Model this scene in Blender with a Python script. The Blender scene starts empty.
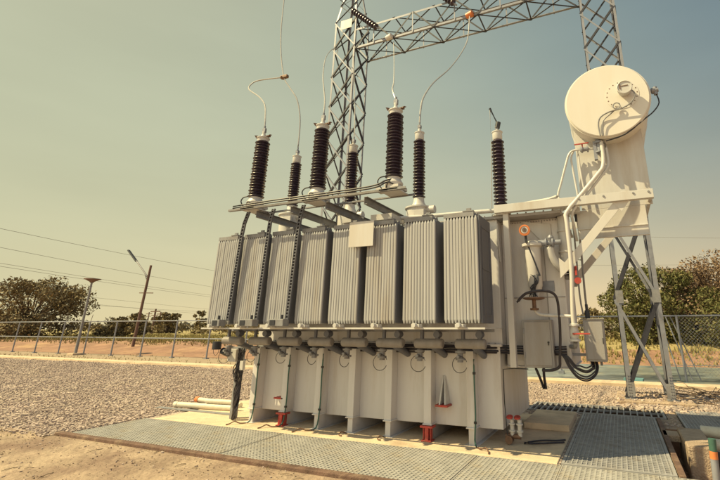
import bpy, math, random
from mathutils import Vector, Matrix, noise as mnoise
random.seed(7)
R = math.radians
scn = bpy.context.scene
COL = scn.collection

# ------------------------------------------------------------------ materials
def lin(r, g, b): return (r, g, b, 1)
def mat(name, base, rough=.6, metal=0., var=.15, scale=4., bump=0., bscale=40., dirt=None, dirt_amt=.0, spec=.4, streak=False, fine=None, coords='Object', dlo=.5, island=0.):
    """painted / mineral surface: base colour with large + small noise, optional dirt colour and bump"""
    m = bpy.data.materials.new(name); m.use_nodes = True
    nt = m.node_tree; n = nt.nodes; l = nt.links
    b = n['Principled BSDF']
    b.inputs['Roughness'].default_value = rough; b.inputs['Metallic'].default_value = metal
    b.inputs['Specular IOR Level'].default_value = spec
    tc = n.new('ShaderNodeTexCoord')
    src = tc.outputs[coords]
    if streak:
        mp = n.new('ShaderNodeMapping'); mp.inputs['Scale'].default_value = (1, 1, .12); l.new(src, mp.inputs[0]); ssrc = mp.outputs[0]
    else: ssrc = src
    nz = n.new('ShaderNodeTexNoise'); nz.inputs['Scale'].default_value = scale; nz.inputs['Detail'].default_value = 6; nz.inputs['Roughness'].default_value = .65
    l.new(ssrc, nz.inputs['Vector'])
    cr = n.new('ShaderNodeValToRGB'); e = cr.color_ramp.elements
    e[0].position = .3; e[1].position = .7
    e[0].color = tuple(c*(1-var) for c in base)+(1,); e[1].color = tuple(min(1, c*(1+var)) for c in base)+(1,)
    l.new(nz.outputs['Fac'], cr.inputs[0]); out = cr.outputs[0]
    if dirt:
        n2 = n.new('ShaderNodeTexNoise'); n2.inputs['Scale'].default_value = scale*.55; n2.inputs['Detail'].default_value = 9; n2.inputs['Roughness'].default_value = .72
        l.new(ssrc, n2.inputs['Vector'])
        r2 = n.new('ShaderNodeValToRGB'); r2.color_ramp.elements[0].position = dlo; r2.color_ramp.elements[1].position = dlo+.2
        r2.color_ramp.elements[0].color = (0, 0, 0, 1); r2.color_ramp.elements[1].color = (dirt_amt,)*3+(1,)
        l.new(n2.outputs['Fac'], r2.inputs[0])
        mx = n.new('ShaderNodeMixRGB'); l.new(r2.outputs[0], mx.inputs[0]); l.new(out, mx.inputs[1]); mx.inputs[2].default_value = dirt+(1,)
        out = mx.outputs[0]
    if fine:   # per-grain colour variation (stones, grains)
        vo = n.new('ShaderNodeTexVoronoi'); vo.inputs['Scale'].default_value = fine[0]; l.new(src, vo.inputs['Vector'])
        sp = n.new('ShaderNodeSeparateColor'); l.new(vo.outputs['Color'], sp.inputs[0])
        mr = n.new('ShaderNodeMapRange'); mr.inputs[3].default_value = 1-fine[1]; mr.inputs[4].default_value = 1+fine[1]; l.new(sp.outputs[0], mr.inputs[0])
        mm = n.new('ShaderNodeVectorMath'); mm.operation = 'SCALE'; l.new(out, mm.inputs[0]); l.new(mr.outputs[0], mm.inputs['Scale'])
        out = mm.outputs[0]
    if island:
        gi = n.new('ShaderNodeNewGeometry'); mi = n.new('ShaderNodeMapRange'); mi.inputs[3].default_value = 1-island; mi.inputs[4].default_value = 1+island
        l.new(gi.outputs['Random Per Island'], mi.inputs[0]); mv = n.new('ShaderNodeVectorMath'); mv.operation = 'SCALE'; l.new(out, mv.inputs[0]); l.new(mi.outputs[0], mv.inputs['Scale']); out = mv.outputs[0]
    l.new(out, b.inputs['Base Color'])
    if bump:
        nb = n.new('ShaderNodeTexNoise'); nb.inputs['Scale'].default_value = bscale; nb.inputs['Detail'].default_value = 8
        l.new(src, nb.inputs['Vector'])
        bp = n.new('ShaderNodeBump'); bp.inputs['Strength'].default_value = min(1, bump); bp.inputs['Distance'].default_value = .03
        h = nb.outputs['Fac']
        if fine:
            ad = n.new('ShaderNodeMath'); ad.operation = 'SUBTRACT'; l.new(h, ad.inputs[0]); l.new(vo.outputs['Distance'], ad.inputs[1]); h = ad.outputs[0]
        l.new(h, bp.inputs['Height']); l.new(bp.outputs[0], b.inputs['Normal'])
    return m

M = {}
M['paint'] = mat('grey_paint', (.31, .295, .30), .45, var=.09, scale=3, bump=.05, bscale=25, dirt=(.25, .20, .15), dirt_amt=.7, streak=True)
M['rad'] = mat('radiator_paint', (.35, .35, .37), .42, var=.10, scale=5, dirt=(.28, .23, .18), dirt_amt=.6, streak=True, island=.07)
M['drum'] = mat('cream_drum_paint', (.64, .61, .575), .45, var=.02, scale=2, dirt=(.55, .47, .36), dirt_amt=.25, streak=True)
M['tankpaint'] = mat('tank_paint', (.62, .60, .61), .45, var=.06, scale=3, bump=.04, bscale=25, dirt=(.38, .30, .23), dirt_amt=.6, streak=True)
M['header'] = mat('header_paint', (.25, .23, .225), .5, var=.15, scale=8, dirt=(.2, .14, .1), dirt_amt=.4)
M['sidegrey'] = mat('side_shade_and_tray_grey', (.115, .12, .15), .5, var=.12, scale=4, dirt=(.16, .13, .1), dirt_amt=.4, streak=True)  # radiator plates: shade put into the colour; trays and risers share this grey
M['lace'] = mat('shaded_lacing_steel', (.035, .035, .05), .6, .0, var=.3, scale=8)  # dark copy of the steel, shade on the lacing put into the colour
M['white'] = mat('white_paint', (.56, .54, .53), .4, var=.04, scale=3, dirt=(.42, .34, .25), dirt_amt=.4, streak=True)
M['cream'] = mat('cream_paint', (.54, .53, .53), .42, var=.06, scale=4, dirt=(.36, .28, .2), dirt_amt=.5, streak=True)
M['galv'] = mat('galvanised_steel', (.24, .25, .30), .5, .2, var=.14, scale=9, dirt=(.25, .2, .16), dirt_amt=.35)
M['steel'] = mat('weathered_steel', (.24, .24, .26), .55, .1, var=.18, scale=8, dirt=(.2, .14, .1), dirt_amt=.5)
M['dark'] = mat('dark_rubber', (.03, .032, .045), .5, var=.2, scale=6)
M['cable'] = mat('cable_sheath', (.035, .03, .04), .45, var=.3, scale=10)
M['porc'] = mat('brown_glazed_porcelain', (.036, .024, .044), .32, var=.25, scale=6, spec=.7)
M['alu'] = mat('aluminium_conductor', (.45, .43, .42), .45, .5, var=.15, scale=12)
M['red'] = mat('red_paint', (.42, .055, .045), .55, var=.3, scale=14, dirt=(.2, .09, .07), dirt_amt=.9)
M['orange'] = mat('orange_paint', (.62, .20, .07), .4, var=.1, scale=12)
M['green'] = mat('green_insulation', (.05, .12, .10), .5, var=.2, scale=12)
M['copper'] = mat('brown_lead', (.16, .09, .06), .5, .2, var=.3, scale=14)
M['rust'] = mat('rusty_angle', (.15, .09, .07), .85, var=.4, scale=7, bump=.4, bscale=60, dirt=(.38, .28, .2), dirt_amt=.6)
M['concrete'] = mat('pale_concrete', (.64, .50, .36), .9, var=.16, scale=2.5, bump=.35, bscale=50, dirt=(.38, .28, .2), dirt_amt=.85)
M['block'] = mat('old_concrete', (.42, .32, .24), .92, var=.22, scale=5, bump=.7, bscale=45, dirt=(.24, .15, .1), dirt_amt=.8)
M['grate'] = mat('grating_bars', (.37, .355, .345), .7, .0, var=.2, scale=3, bump=.2, bscale=90, dirt=(.34, .27, .18), dirt_amt=.9)
M['grate2'] = mat('steel_grating_bars', (.33, .32, .33), .7, .0, var=.2, scale=5, dirt=(.25, .2, .15), dirt_amt=.6)
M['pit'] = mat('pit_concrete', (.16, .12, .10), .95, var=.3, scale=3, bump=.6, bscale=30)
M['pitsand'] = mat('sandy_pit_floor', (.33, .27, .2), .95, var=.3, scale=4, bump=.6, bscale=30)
M['soil'] = mat('sandy_soil', (.39, .295, .22), .95, var=.28, scale=1.9, bump=1, bscale=13, dirt=(.21, .14, .11), dirt_amt=.95, dlo=.42, coords='Generated')
M['gravel'] = mat('gravel_fines', (.40, .32, .28), .95, var=.15, scale=1.2, bump=1, bscale=30, dirt=(.36, .28, .2), dirt_amt=.5, fine=(16, .35))
M['stone'] = mat('crushed_stone', (.45, .36, .32), .9, var=.2, scale=1.1, bump=.3, bscale=40, dirt=(.56, .47, .38), dirt_amt=.6, island=.18)
M['path'] = mat('sandy_path', (.34, .26, .19), .95, var=.15, scale=.8, bump=.6, bscale=12, dirt=(.34, .24, .16), dirt_amt=.6)
M['bank'] = mat('red_earth', (.29, .165, .115), .95, var=.3, scale=.8, bump=1, bscale=5, dirt=(.46, .30, .17), dirt_amt=.9)
M['field'] = mat('dry_field', (.34, .27, .13), .95, var=.3, scale=.12, bump=.6, bscale=4, dirt=(.22, .21, .07), dirt_amt=.9)
M['water'] = mat('murky_water', (.17, .20, .21), .3, var=.45, scale=1.3, bump=.12, bscale=5, dirt=(.36, .34, .26), dirt_amt=.9)
M['bark'] = mat('bark', (.12, .085, .065), .95, var=.3, scale=5, bump=.6, bscale=20)
M['wood'] = mat('weathered_wood_pole', (.16, .10, .085), .9, var=.3, scale=3, bump=.3, streak=True)
M['glass'] = mat('gauge_glass', (.08, .05, .05), .1, var=.1, scale=3, spec=.8)
M['black'] = mat('black_enamel', (.02, .02, .025), .35, var=.1)
M['tarp'] = mat('turquoise_tarp', (.14, .28, .31), .5, var=.2, scale=3)
M['pvc'] = mat('white_pvc', (.62, .58, .48), .5, var=.12, scale=3, dirt=(.4, .3, .2), dirt_amt=.7)

def leafmat(name, c1, c2, c3):
    m = bpy.data.materials.new(name); m.use_nodes = True
    n = m.node_tree.nodes; l = m.node_tree.links; b = n['Principled BSDF']
    g = n.new('ShaderNodeNewGeometry'); cr = n.new('ShaderNodeValToRGB'); e = cr.color_ramp.elements
    e[0].color = c1+(1,); e[1].color = c3+(1,); k = e.new(.5); k.color = c2+(1,)
    l.new(g.outputs['Random Per Island'], cr.inputs[0]); l.new(cr.outputs[0], b.inputs['Base Color'])
    b.inputs['Roughness'].default_value = .7; b.inputs['Specular IOR Level'].default_value = .25
    return m
M['leafdark'] = leafmat('leaf_olive', (.13, .10, .055), (.20, .155, .085), (.28, .22, .12))
M['leafgreen'] = leafmat('leaf_green', (.08, .09, .03), (.12, .12, .045), (.19, .16, .07))
M['leafred'] = leafmat('leaf_dry', (.13, .085, .055), (.20, .13, .085), (.28, .20, .13))
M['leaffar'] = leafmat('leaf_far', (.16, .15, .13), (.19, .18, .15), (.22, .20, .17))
M['straw'] = leafmat('straw', (.26, .21, .09), (.34, .27, .12), (.24, .24, .08))
M['twig'] = leafmat('dead_twig', (.10, .07, .05), (.16, .11, .08), (.22, .16, .11))

# ------------------------------------------------------------------ helpers
def wloc(o):
    v = Vector((0, 0, 0))
    while o is not None: v = v + Vector(o.location); o = o.parent
    return v
def tag(o, label=None, cat=None, group=None, kind=None):
    if label: o['label'] = label
    if cat: o['category'] = cat
    if group: o['group'] = group
    if kind: o['kind'] = kind
    return o
def empty(name, loc):
    o = bpy.data.objects.new(name, None); COL.objects.link(o); o.location = loc; o.empty_display_size = .2
    return o
def frame(axis):
    a = Vector(axis).normalized()
    h = Vector((0, 0, 1)) if abs(a.z) < .95 else Vector((1, 0, 0))
    u = a.cross(h).normalized(); v = u.cross(a).normalized()
    return u, v, a
class MB:
    def __init__(s): s.v = []; s.f = []
    def box(s, x0, x1, y0, y1, z0, z1):
        b = len(s.v)
        s.v += [(x, y, z) for z in (z0, z1) for y in (y0, y1) for x in (x0, x1)]
        s.f += [tuple(b+i for i in q) for q in ((0, 2, 3, 1), (4, 5, 7, 6), (0, 1, 5, 4), (2, 6, 7, 3), (0, 4, 6, 2), (1, 3, 7, 5))]
        return s
    def bar(s, p, q, w, h, up=None, off=(0, 0)):
        """rectangular bar from p to q, w sideways and h along up; off shifts the section"""
        p = Vector(p); q = Vector(q); a = (q-p).normalized()
        up = Vector(up) if up else (Vector((0, 0, 1)) if abs(a.z) < .95 else Vector((0, 1, 0)))
        u = a.cross(up).normalized(); v = u.cross(a).normalized()
        b = len(s.v)
        for e in (p, q):
            for dv in (-.5, .5):
                for du in (-.5, .5): s.v.append(tuple(e+u*(du*w+off[0])+v*(dv*h+off[1])))
        s.f += [tuple(b+i for i in k) for k in ((0, 2, 3, 1), (4, 5, 7, 6), (0, 1, 5, 4), (2, 6, 7, 3), (0, 4, 6, 2), (1, 3, 7, 5))]
        return s
    def angle(s, p, q, w, t, d1, d2):
        """L section: flanges of width w thickness t along directions d1 and d2 from the line p-q"""
        p = Vector(p); q = Vector(q); d1 = Vector(d1).normalized(); d2 = Vector(d2).normalized()
        prof = [(0, 0), (w, 0), (w, t), (t, t), (t, w), (0, w)]
        b = len(s.v)
        for e in (p, q):
            for a_, b_ in prof: s.v.append(tuple(e+d1*a_+d2*b_))
        for i in range(6): j = (i+1) % 6; s.f.append((b+i, b+j, b+6+j, b+6+i))
        s.f.append(tuple(b+i for i in reversed(range(6)))); s.f.append(tuple(b+6+i for i in range(6)))
        return s
    def lathe(s, p, axis, prof, n=20, cap=True):
        u, v, a = frame(axis); p = Vector(p); b = len(s.v)
        for h, r in prof:
            for k in range(n):
                t = 2*math.pi*k/n; s.v.append(tuple(p+a*h+u*(r*math.cos(t))+v*(r*math.sin(t))))
        for i in range(len(prof)-1):
            for k in range(n):
                j = (k+1) % n; s.f.append((b+i*n+k, b+i*n+j, b+(i+1)*n+j, b+(i+1)*n+k))
        if cap:
            s.f.append(tuple(b+k for k in reversed(range(n)))); s.f.append(tuple(b+(len(prof)-1)*n+k for k in range(n)))
        return s
    def cyl(s, p, q, r, r2=None, n=16):
        p = Vector(p); q = Vector(q); r2 = r if r2 is None else r2
        return s.lathe(p, q-p, [(0, r), ((q-p).length, r2)], n)
    def tube(s, pts, r, n=8, smooth=3, closed=False):
        P = [Vector(p) for p in pts]
        if smooth and len(P) > 2:
            Q = []
            for i in range(len(P)-1):
                p0 = P[max(0, i-1)]; p1 = P[i]; p2 = P[i+1]; p3 = P[min(len(P)-1, i+2)]
                for k in range(smooth):
                    t = k/smooth
                    Q.append(.5*((2*p1)+(p2-p0)*t+(2*p0-5*p1+4*p2-p3)*t*t+(3*p1-p0-3*p2+p3)*t**3))
            Q.append(P[-1]); P = Q
        b = len(s.v); u = None
        for i, p in enumerate(P):
            a = (P[min(i+1, len(P)-1)]-P[max(i-1, 0)]).normalized()
            if u is None: u, v, _ = frame(a)
            else:
                u = (u-a*u.dot(a)).normalized(); v = a.cross(u)
            for k in range(n):
                t = 2*math.pi*k/n; s.v.append(tuple(p+u*(r*math.cos(t))+v*(r*math.sin(t))))
        m = len(P)
        for i in range(m-1):
            for k in range(n):
                j = (k+1) % n; s.f.append((b+i*n+k, b+(i+1)*n+k, b+(i+1)*n+j, b+i*n+j))
        s.f.append(tuple(b+k for k in range(n))); s.f.append(tuple(b+(m-1)*n+k for k in reversed(range(n))))
        return s
    def ring(s, c, axis, R_, r, a0=0, a1=360, n=24, m=6):
        u, v, a = frame(axis); c = Vector(c)
        pts = [c+u*(R_*math.cos(R(a0+(a1-a0)*i/n)))+v*(R_*math.sin(R(a0+(a1-a0)*i/n))) for i in range(n+1)]
        return s.tube(pts, r, m, smooth=0)
    def quad(s, a, b_, c, d): b = len(s.v); s.v += [tuple(a), tuple(b_), tuple(c), tuple(d)]; s.f.append((b, b+1, b+2, b+3)); return s
    def prism(s, pts, thick):
        """polygon pts (3D, planar) extruded by vector thick"""
        b = len(s.v); n = len(pts); t = Vector(thick)
        s.v += [tuple(Vector(p)) for p in pts]+[tuple(Vector(p)+t) for p in pts]
        s.f.append(tuple(b+i for i in reversed(range(n)))); s.f.append(tuple(b+n+i for i in range(n)))
        for i in range(n): j = (i+1) % n; s.f.append((b+i, b+j, b+n+j, b+n+i))
        return s
    def build_each(s, name, m, parent=None, bevel=0, smooth=False, tol=.004):
        """one object for every separate piece (islands whose boxes touch stay together)"""
        par = list(range(len(s.v)))
        def fd(i):
            while par[i] != i: par[i] = par[par[i]]; i = par[i]
            return i
        for f in s.f:
            for i in f[1:]: par[fd(i)] = fd(f[0])
        isl = {}
        for f in s.f: isl.setdefault(fd(f[0]), []).append(f)
        items = []
        for fs in isl.values():
            vs = {i for f in fs for i in f}
            lo = [min(s.v[i][k] for i in vs)-tol for k in range(3)]; hi = [max(s.v[i][k] for i in vs)+tol for k in range(3)]
            items.append([lo, hi, fs])
        ch = True
        while ch:
            ch = False; out = []
            for it in items:
                for o in out:
                    if all(it[0][k] <= o[1][k] and o[0][k] <= it[1][k] for k in range(3)):
                        o[0] = [min(a, b) for a, b in zip(o[0], it[0])]; o[1] = [max(a, b) for a, b in zip(o[1], it[1])]; o[2] += it[2]; ch = True; break
                else: out.append(it)
            items = out
        res = []
        for lo, hi, fs in items:
            mp = {}; mb = MB()
            for f in fs:
                g = []
                for i in f:
                    if i not in mp: mp[i] = len(mb.v); mb.v.append(s.v[i])
                    g.append(mp[i])
                mb.f.append(tuple(g))
            res.append(mb.build(name, m, parent, bevel, smooth))
        return res
    def build(s, name, m, parent=None, bevel=0, smooth=False, loc=None):
        o_ = wloc(parent) if parent else Vector(loc) if loc else Vector((0, 0, 0))
        me = bpy.data.meshes.new(name)
        me.from_pydata([(x-o_.x, y-o_.y, z-o_.z) for x, y, z in s.v], [], s.f); me.update()
        me.materials.append(M[m] if isinstance(m, str) else m)
        o = bpy.data.objects.new(name, me); COL.objects.link(o)
        if parent: o.parent = parent
        elif loc: o.location = loc
        if smooth:
            me.polygons.foreach_set('use_smooth', [True]*len(me.polygons))
            md = o.modifiers.new('es', 'EDGE_SPLIT'); md.split_angle = R(38)
        if bevel:
            md = o.modifiers.new('bv', 'BEVEL'); md.width = bevel; md.segments = 2; md.limit_method = 'ANGLE'
        return o
def copy_tree(o, loc=None, parent=None):
    kids = [c for c in bpy.data.objects if c.parent == o]
    c = o.copy(); COL.objects.link(c); c.parent = parent
    if loc is not None: c.location = loc
    for k in kids: copy_tree(k, None, c)
    return c

# ------------------------------------------------------------------ world + sun
SUN = Vector((.70, .47, -1.0)).normalized()       # direction the light travels
w = bpy.data.worlds.new('World'); scn.world = w; w.use_nodes = True
wn = w.node_tree.nodes; wl = w.node_tree.links
bg = wn['Background']; bg.inputs['Strength'].default_value = .1/1.4
sky = wn.new('ShaderNodeTexSky'); sky.sky_type = 'NISHITA'; sky.sun_disc = False
sky.sun_elevation = math.asin(-SUN.z); sky.sun_rotation = math.atan2(-SUN.x, -SUN.y) % (2*math.pi)
sky.air_density = 1.5; sky.dust_density = 6; sky.ozone_density = 1
# dusty evening sky: warm pale band at the horizon, cooler and darker overhead and away from the sun
tc = wn.new('ShaderNodeTexCoord'); sp = wn.new('ShaderNodeSeparateXYZ'); wl.new(tc.outputs['Generated'], sp.inputs[0])
def mth(op, a, b=None, c=None):
    n = wn.new('ShaderNodeMath'); n.operation = op
    for i, x in enumerate((a, b, c)):
        if x is None: continue
        if isinstance(x, (int, float)): n.inputs[i].default_value = x
        else: wl.new(x, n.inputs[i])
    return n.outputs[0]
zc = mth('MINIMUM', mth('MAXIMUM', sp.outputs['Z'], 0.), .72); xc = mth('MINIMUM', mth('MAXIMUM', sp.outputs['X'], -.92), .75)
zz = mth('MULTIPLY', zc, zc); xz = mth('MULTIPLY', zc, xc); xx = mth('MULTIPLY', xc, xc)
CF = [[-0.103, -0.43, -1.059], [-3.228, -1.628, -0.005], [-0.135, -0.274, -0.212], [1.667, 0.555, -0.488], [-1.869, -1.122, -0.361], [-0.432, -0.369, -0.216]]
chan = []
for k in range(3):
    s_ = CF[0][k]
    acc = mth('ADD', mth('MULTIPLY', zc, CF[1][k]), s_)
    for term, i in ((xc, 2), (zz, 3), (xz, 4), (xx, 5)): acc = mth('ADD', acc, mth('MULTIPLY', term, CF[i][k]))
    chan.append(mth('EXPONENT', acc))
cmb = wn.new('ShaderNodeCombineColor')
for k in range(3): wl.new(chan[k], cmb.inputs[k])
g10 = wn.new('ShaderNodeVectorMath'); g10.operation = 'SCALE'; wl.new(cmb.outputs[0], g10.inputs[0])
hm = wn.new('ShaderNodeMapping'); hm.inputs['Scale'].default_value = (1.2, 1.2, 5); wl.new(tc.outputs['Generated'], hm.inputs[0])
hn = wn.new('ShaderNodeTexNoise'); hn.inputs['Scale'].default_value = 1.6; hn.inputs['Detail'].default_value = 4; wl.new(hm.outputs[0], hn.inputs['Vector'])
hr = wn.new('ShaderNodeMapRange'); hr.inputs[1].default_value = .3; hr.inputs[2].default_value = .7; hr.inputs[3].default_value = 10.2; hr.inputs[4].default_value = 11.1
wl.new(hn.outputs['Fac'], hr.inputs[0])
# added fill: sky raised on the sun's side, behind the camera, to lift shaded fronts
sky_fill = mth('ADD', 1., mth('MULTIPLY', mth('MAXIMUM', mth('MULTIPLY_ADD', sp.outputs['Y'], -1., -.1), 0.), 1.45))
wl.new(mth('MULTIPLY', hr.outputs[0], sky_fill), g10.inputs['Scale'])
tint = wn.new('ShaderNodeMixRGB'); tint.blend_type = 'MULTIPLY'; tint.inputs[0].default_value = 1; wl.new(sky.outputs[0], tint.inputs[1]); tint.inputs[2].default_value = (1.25, .95, .5, 1)
mixs = wn.new('ShaderNodeMixRGB'); mixs.inputs[0].default_value = .97; wl.new(tint.outputs[0], mixs.inputs[1]); wl.new(g10.outputs[0], mixs.inputs[2])
wl.new(mixs.outputs[0], bg.inputs['Color'])
sl = bpy.data.lights.new('sun', 'SUN'); sl.energy = 5.0; sl.angle = R(.6); sl.color = (1, .83, .44)
so = bpy.data.objects.new('sun', sl); COL.objects.link(so); so.rotation_euler = SUN.to_track_quat('-Z', 'Y').to_euler(); so.location = (-20, -15, 30)

# ------------------------------------------------------------------ camera
cam = bpy.data.cameras.new('camera'); co = bpy.data.objects.new('camera', cam); COL.objects.link(co); scn.camera = co
co.location = (0, 0, 1.6); co.rotation_euler = (R(90+17.4), 0, R(22.7))
cam.sensor_width = 36; cam.lens = 431/720*36; cam.shift_x = -71/720; cam.shift_y = -47/720
cam.clip_start = .05; cam.clip_end = 2000
scn.view_settings.view_transform = 'Standard'; scn.view_settings.look = 'None'; scn.view_settings.gamma = 1; scn.view_settings.exposure = math.log2(1.4)
scn.view_settings.use_curve_mapping = False

# ------------------------------------------------------------------ ground
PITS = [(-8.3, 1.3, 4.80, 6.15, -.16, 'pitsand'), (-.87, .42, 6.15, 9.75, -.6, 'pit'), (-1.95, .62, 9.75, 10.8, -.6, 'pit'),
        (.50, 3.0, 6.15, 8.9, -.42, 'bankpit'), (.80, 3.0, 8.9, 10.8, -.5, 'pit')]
def sst(t): t = max(0, min(1, t)); return t*t*(3-2*t)
def height(x, y):
    h = 0.
    y0 = 19.0 if x < -12 else 22.6
    if y > y0:
        t = sst((y-y0)/(6.0)); h = t*(.72 if x > -12 else .55)
        h += t*.16*mnoise.noise(Vector((x*.25, y*.25, 0)))*(1 if y < 60 else .3)
    if y < 4.7: h -= .05*sst((4.7-y)/1.5)-.035*mnoise.noise(Vector((x*1.1, y*1.1, 3)))-.02*mnoise.noise(Vector((x*4, y*4, 1)))
    if 4.7 <= y <= 14.4 and x < -8.4: h += .03*mnoise.noise(Vector((x*.6, y*.6, 2)))*sst((-8.4-x))
    if x > -8 and 15.2 < y <= 22.6: h = -.05
    return h
def frange(a, b, s):
    n = max(1, round((b-a)/s)); return [a+(b-a)*i/n for i in range(n)]
xs = frange(-420, -120, 30)+frange(-120, -40, 3)+frange(-40, -8.3, .6)+frange(-8.3, -1.95, .2)+frange(-1.95, -.87, .2)+frange(-.87, .42, .2)+[.42, .5, .62, .70]+frange(.8, 1.3, .1)+frange(1.3, 3, .2)+frange(3, 40, 1.)+frange(40, 400, 30)+[400]
ys = frange(-40, 0, 4)+frange(0, 4.7, .1)+[4.7]+frange(4.80, 6.15, .27)+frange(6.15, 8.9, .25)+frange(8.9, 9.75, .2)+frange(9.75, 10.8, .2)+frange(10.8, 14.5, .5)+[14.5]+frange(15.2, 18.6, .5)+frange(18.6, 34, .4)+frange(34, 60, 2)+frange(60, 120, 8)+frange(120, 520, 40)+[520]
def kind(x, y):
    for p in PITS:
        if p[0] < x < p[1] and p[2] < y < p[3]: return None
    if y < 4.7: return 'ground'
    if x > -8.3 and y < 9.3 and x < -.87: return 'ground_pad_bed'
    if x > .42 and y < 10.8: return 'ground'
    if y < 14.5: return 'gravel_bed'
    if y < 15.2: return 'gravel_bed'
    if y < 18.9 and x < -8: return 'sand_path'
    if y < 22.6 and x >= -8: return 'pond_water'
    yy = 26.5+1.2*mnoise.noise(Vector((x*.2, 0, 5)))
    return 'earth_bank' if y < yy else 'field'
GM = {'ground': 'soil', 'ground_pad_bed': 'gravel', 'gravel_bed': 'gravel', 'sand_path': 'path', 'pond_water': 'water', 'earth_bank': 'bank', 'field': 'field'}
grp = {}
for i in range(len(xs)-1):
    for j in range(len(ys)-1):
        k = kind((xs[i]+xs[i+1])/2, (ys[j]+ys[j+1])/2)
        if k: grp.setdefault(k, []).append((i, j))
for k, cells in grp.items():
    idx = {}; V = []; F = []
    def vid(i, j):
        if (i, j) not in idx: idx[(i, j)] = len(V); V.append((xs[i], ys[j], height(xs[i], ys[j])))
        return idx[(i, j)]
    for i, j in cells: F.append((vid(i, j), vid(i+1, j), vid(i+1, j+1), vid(i, j+1)))
    mb = MB(); mb.v = V; mb.f = F
    o = mb.build('gravel_base' if k == 'ground_pad_bed' else k, GM[k]); tag(o, kind='structure')
    o.data.polygons.foreach_set('use_smooth', [True]*len(o.data.polygons))
M['bankpit'] = M['bank']
# soil texture runs in metres, not over the bounding box
for nm in ('soil',):
    for n in M[nm].node_tree.nodes:
        if n.type == 'TEX_COORD':
            for lk in list(n.outputs['Generated'].links):
                s_ = lk.to_socket; M[nm].node_tree.links.new(n.outputs['Object'], s_)
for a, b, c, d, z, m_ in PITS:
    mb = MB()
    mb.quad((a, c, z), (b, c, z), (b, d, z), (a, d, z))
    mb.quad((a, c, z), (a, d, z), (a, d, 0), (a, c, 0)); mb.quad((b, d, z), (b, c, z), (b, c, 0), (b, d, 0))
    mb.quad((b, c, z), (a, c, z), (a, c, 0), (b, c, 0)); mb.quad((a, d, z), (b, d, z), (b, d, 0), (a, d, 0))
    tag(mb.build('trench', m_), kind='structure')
# concrete pad, kerb strip, edgings
tag(MB().box(-8.12, -.90, 6.17, 9.28, -.1, .014).build('concrete_pad', 'concrete', bevel=.01), kind='structure')
mb = MB()
x = -120.
while x < 60: mb.box(x, x+2.985, 14.5, 15.2, -.1, .09); x += 3
tag(mb.build('kerb', 'concrete', bevel=.012), kind='structure')
mb = MB(); mb.box(-.25, 1.30, 11.25, 13.0, -.1, .07)
tag(mb.build('tower_footing', 'block', bevel=.015), kind='structure')
mb = MB(); mb.box(-1.66, -.93, 7.95, 9.25, .014, .11)
tag(mb.build('concrete_step', 'concrete', bevel=.012), kind='structure')

# ---- stones (real geometry, uncountable)
def stones(name, n, region, smin, smax, mname='stone', hz=None, dens=None):
    mb = MB(); V = mb.v; F = mb.f
    cube = [(-1, -1, -1), (1, -1, -1), (-1, 1, -1), (1, 1, -1), (-1, -1, 1), (1, -1, 1), (-1, 1, 1), (1, 1, 1)]
    fc = ((0, 2, 3, 1), (4, 5, 7, 6), (0, 1, 5, 4), (2, 6, 7, 3), (0, 4, 6, 2), (1, 3, 7, 5))
    for _ in range(n):
        x, y = region()
        s = random.uniform(smin, smax)*random.uniform(.6, 1.1)
        h = height(x, y) if hz is None else hz
        a = random.uniform(0, 6.28); ca, sa = math.cos(a), math.sin(a); tl = random.uniform(-.6, .6)
        b = len(V); fx, fy, fz = random.uniform(.6, 1.2), random.uniform(.5, 1), random.uniform(.35, .8)
        for cx, cy, cz in cube:
            px = cx*fx*s*random.uniform(.45, 1); py = cy*fy*s*random.uniform(.45, 1); pz = cz*fz*s*random.uniform(.5, 1)
            px, pz = px+tl*pz, pz-tl*px*.5
            V.append((x+px*ca-py*sa, y+px*sa+py*ca, h+pz+s*.22))
        F += [tuple(b+i for i in q) for q in fc]
    return tag(mb.build(name, mname), kind='stuff')
def left_region():
    while True:
        u = random.random(); x = -8.35-34*(u**1.5); y = random.uniform(4.55, 14.45)
        if y < 4.72 and random.random() < .5: continue
        return x, y
stones('gravel', 68000, left_region, .015, .036)
def mid_region():
    while True:
        x = random.uniform(-8.3, 6); y = random.uniform(6.2, 14.45)
        if (-8.3 < x < -.85 and y < 9.32) or any(p[0]-.03 < x < p[1]+.03 and p[2]-.03 < y < p[3]+.03 for p in PITS) or (-.32 < x < 1.47 and 10.9 < y < 13.2): continue
        if x > .42 and y < 10.8 and random.random() < .6: continue
        return x, y
stones('gravel', 16000, mid_region, .016, .036)
def soil_region():
    while True:
        x = random.uniform(-12, 3); y = 4.72-abs(random.gauss(0, 1.1))
        if y > .4: return x, y
stones('pebbles', 2600, soil_region, .003, .012, 'soil')
stones('pebbles', 500, soil_region, .006, .02)
def rubble():
    x = .55+random.gauss(0, .42); y = 10.95+random.gauss(0, .2)
    return x, y
stones('rubble', 420, rubble, .015, .06, 'stone', hz=.01)
stones('rubble', 260, lambda: (random.uniform(-.2, 1.25), random.uniform(11.3, 12.9)), .015, .05, 'stone', hz=.07)
stones('rubble', 160, lambda: (random.uniform(.5, 2.6), random.uniform(6.25, 8.8)), .02, .07, 'block', hz=-.42)

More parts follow.
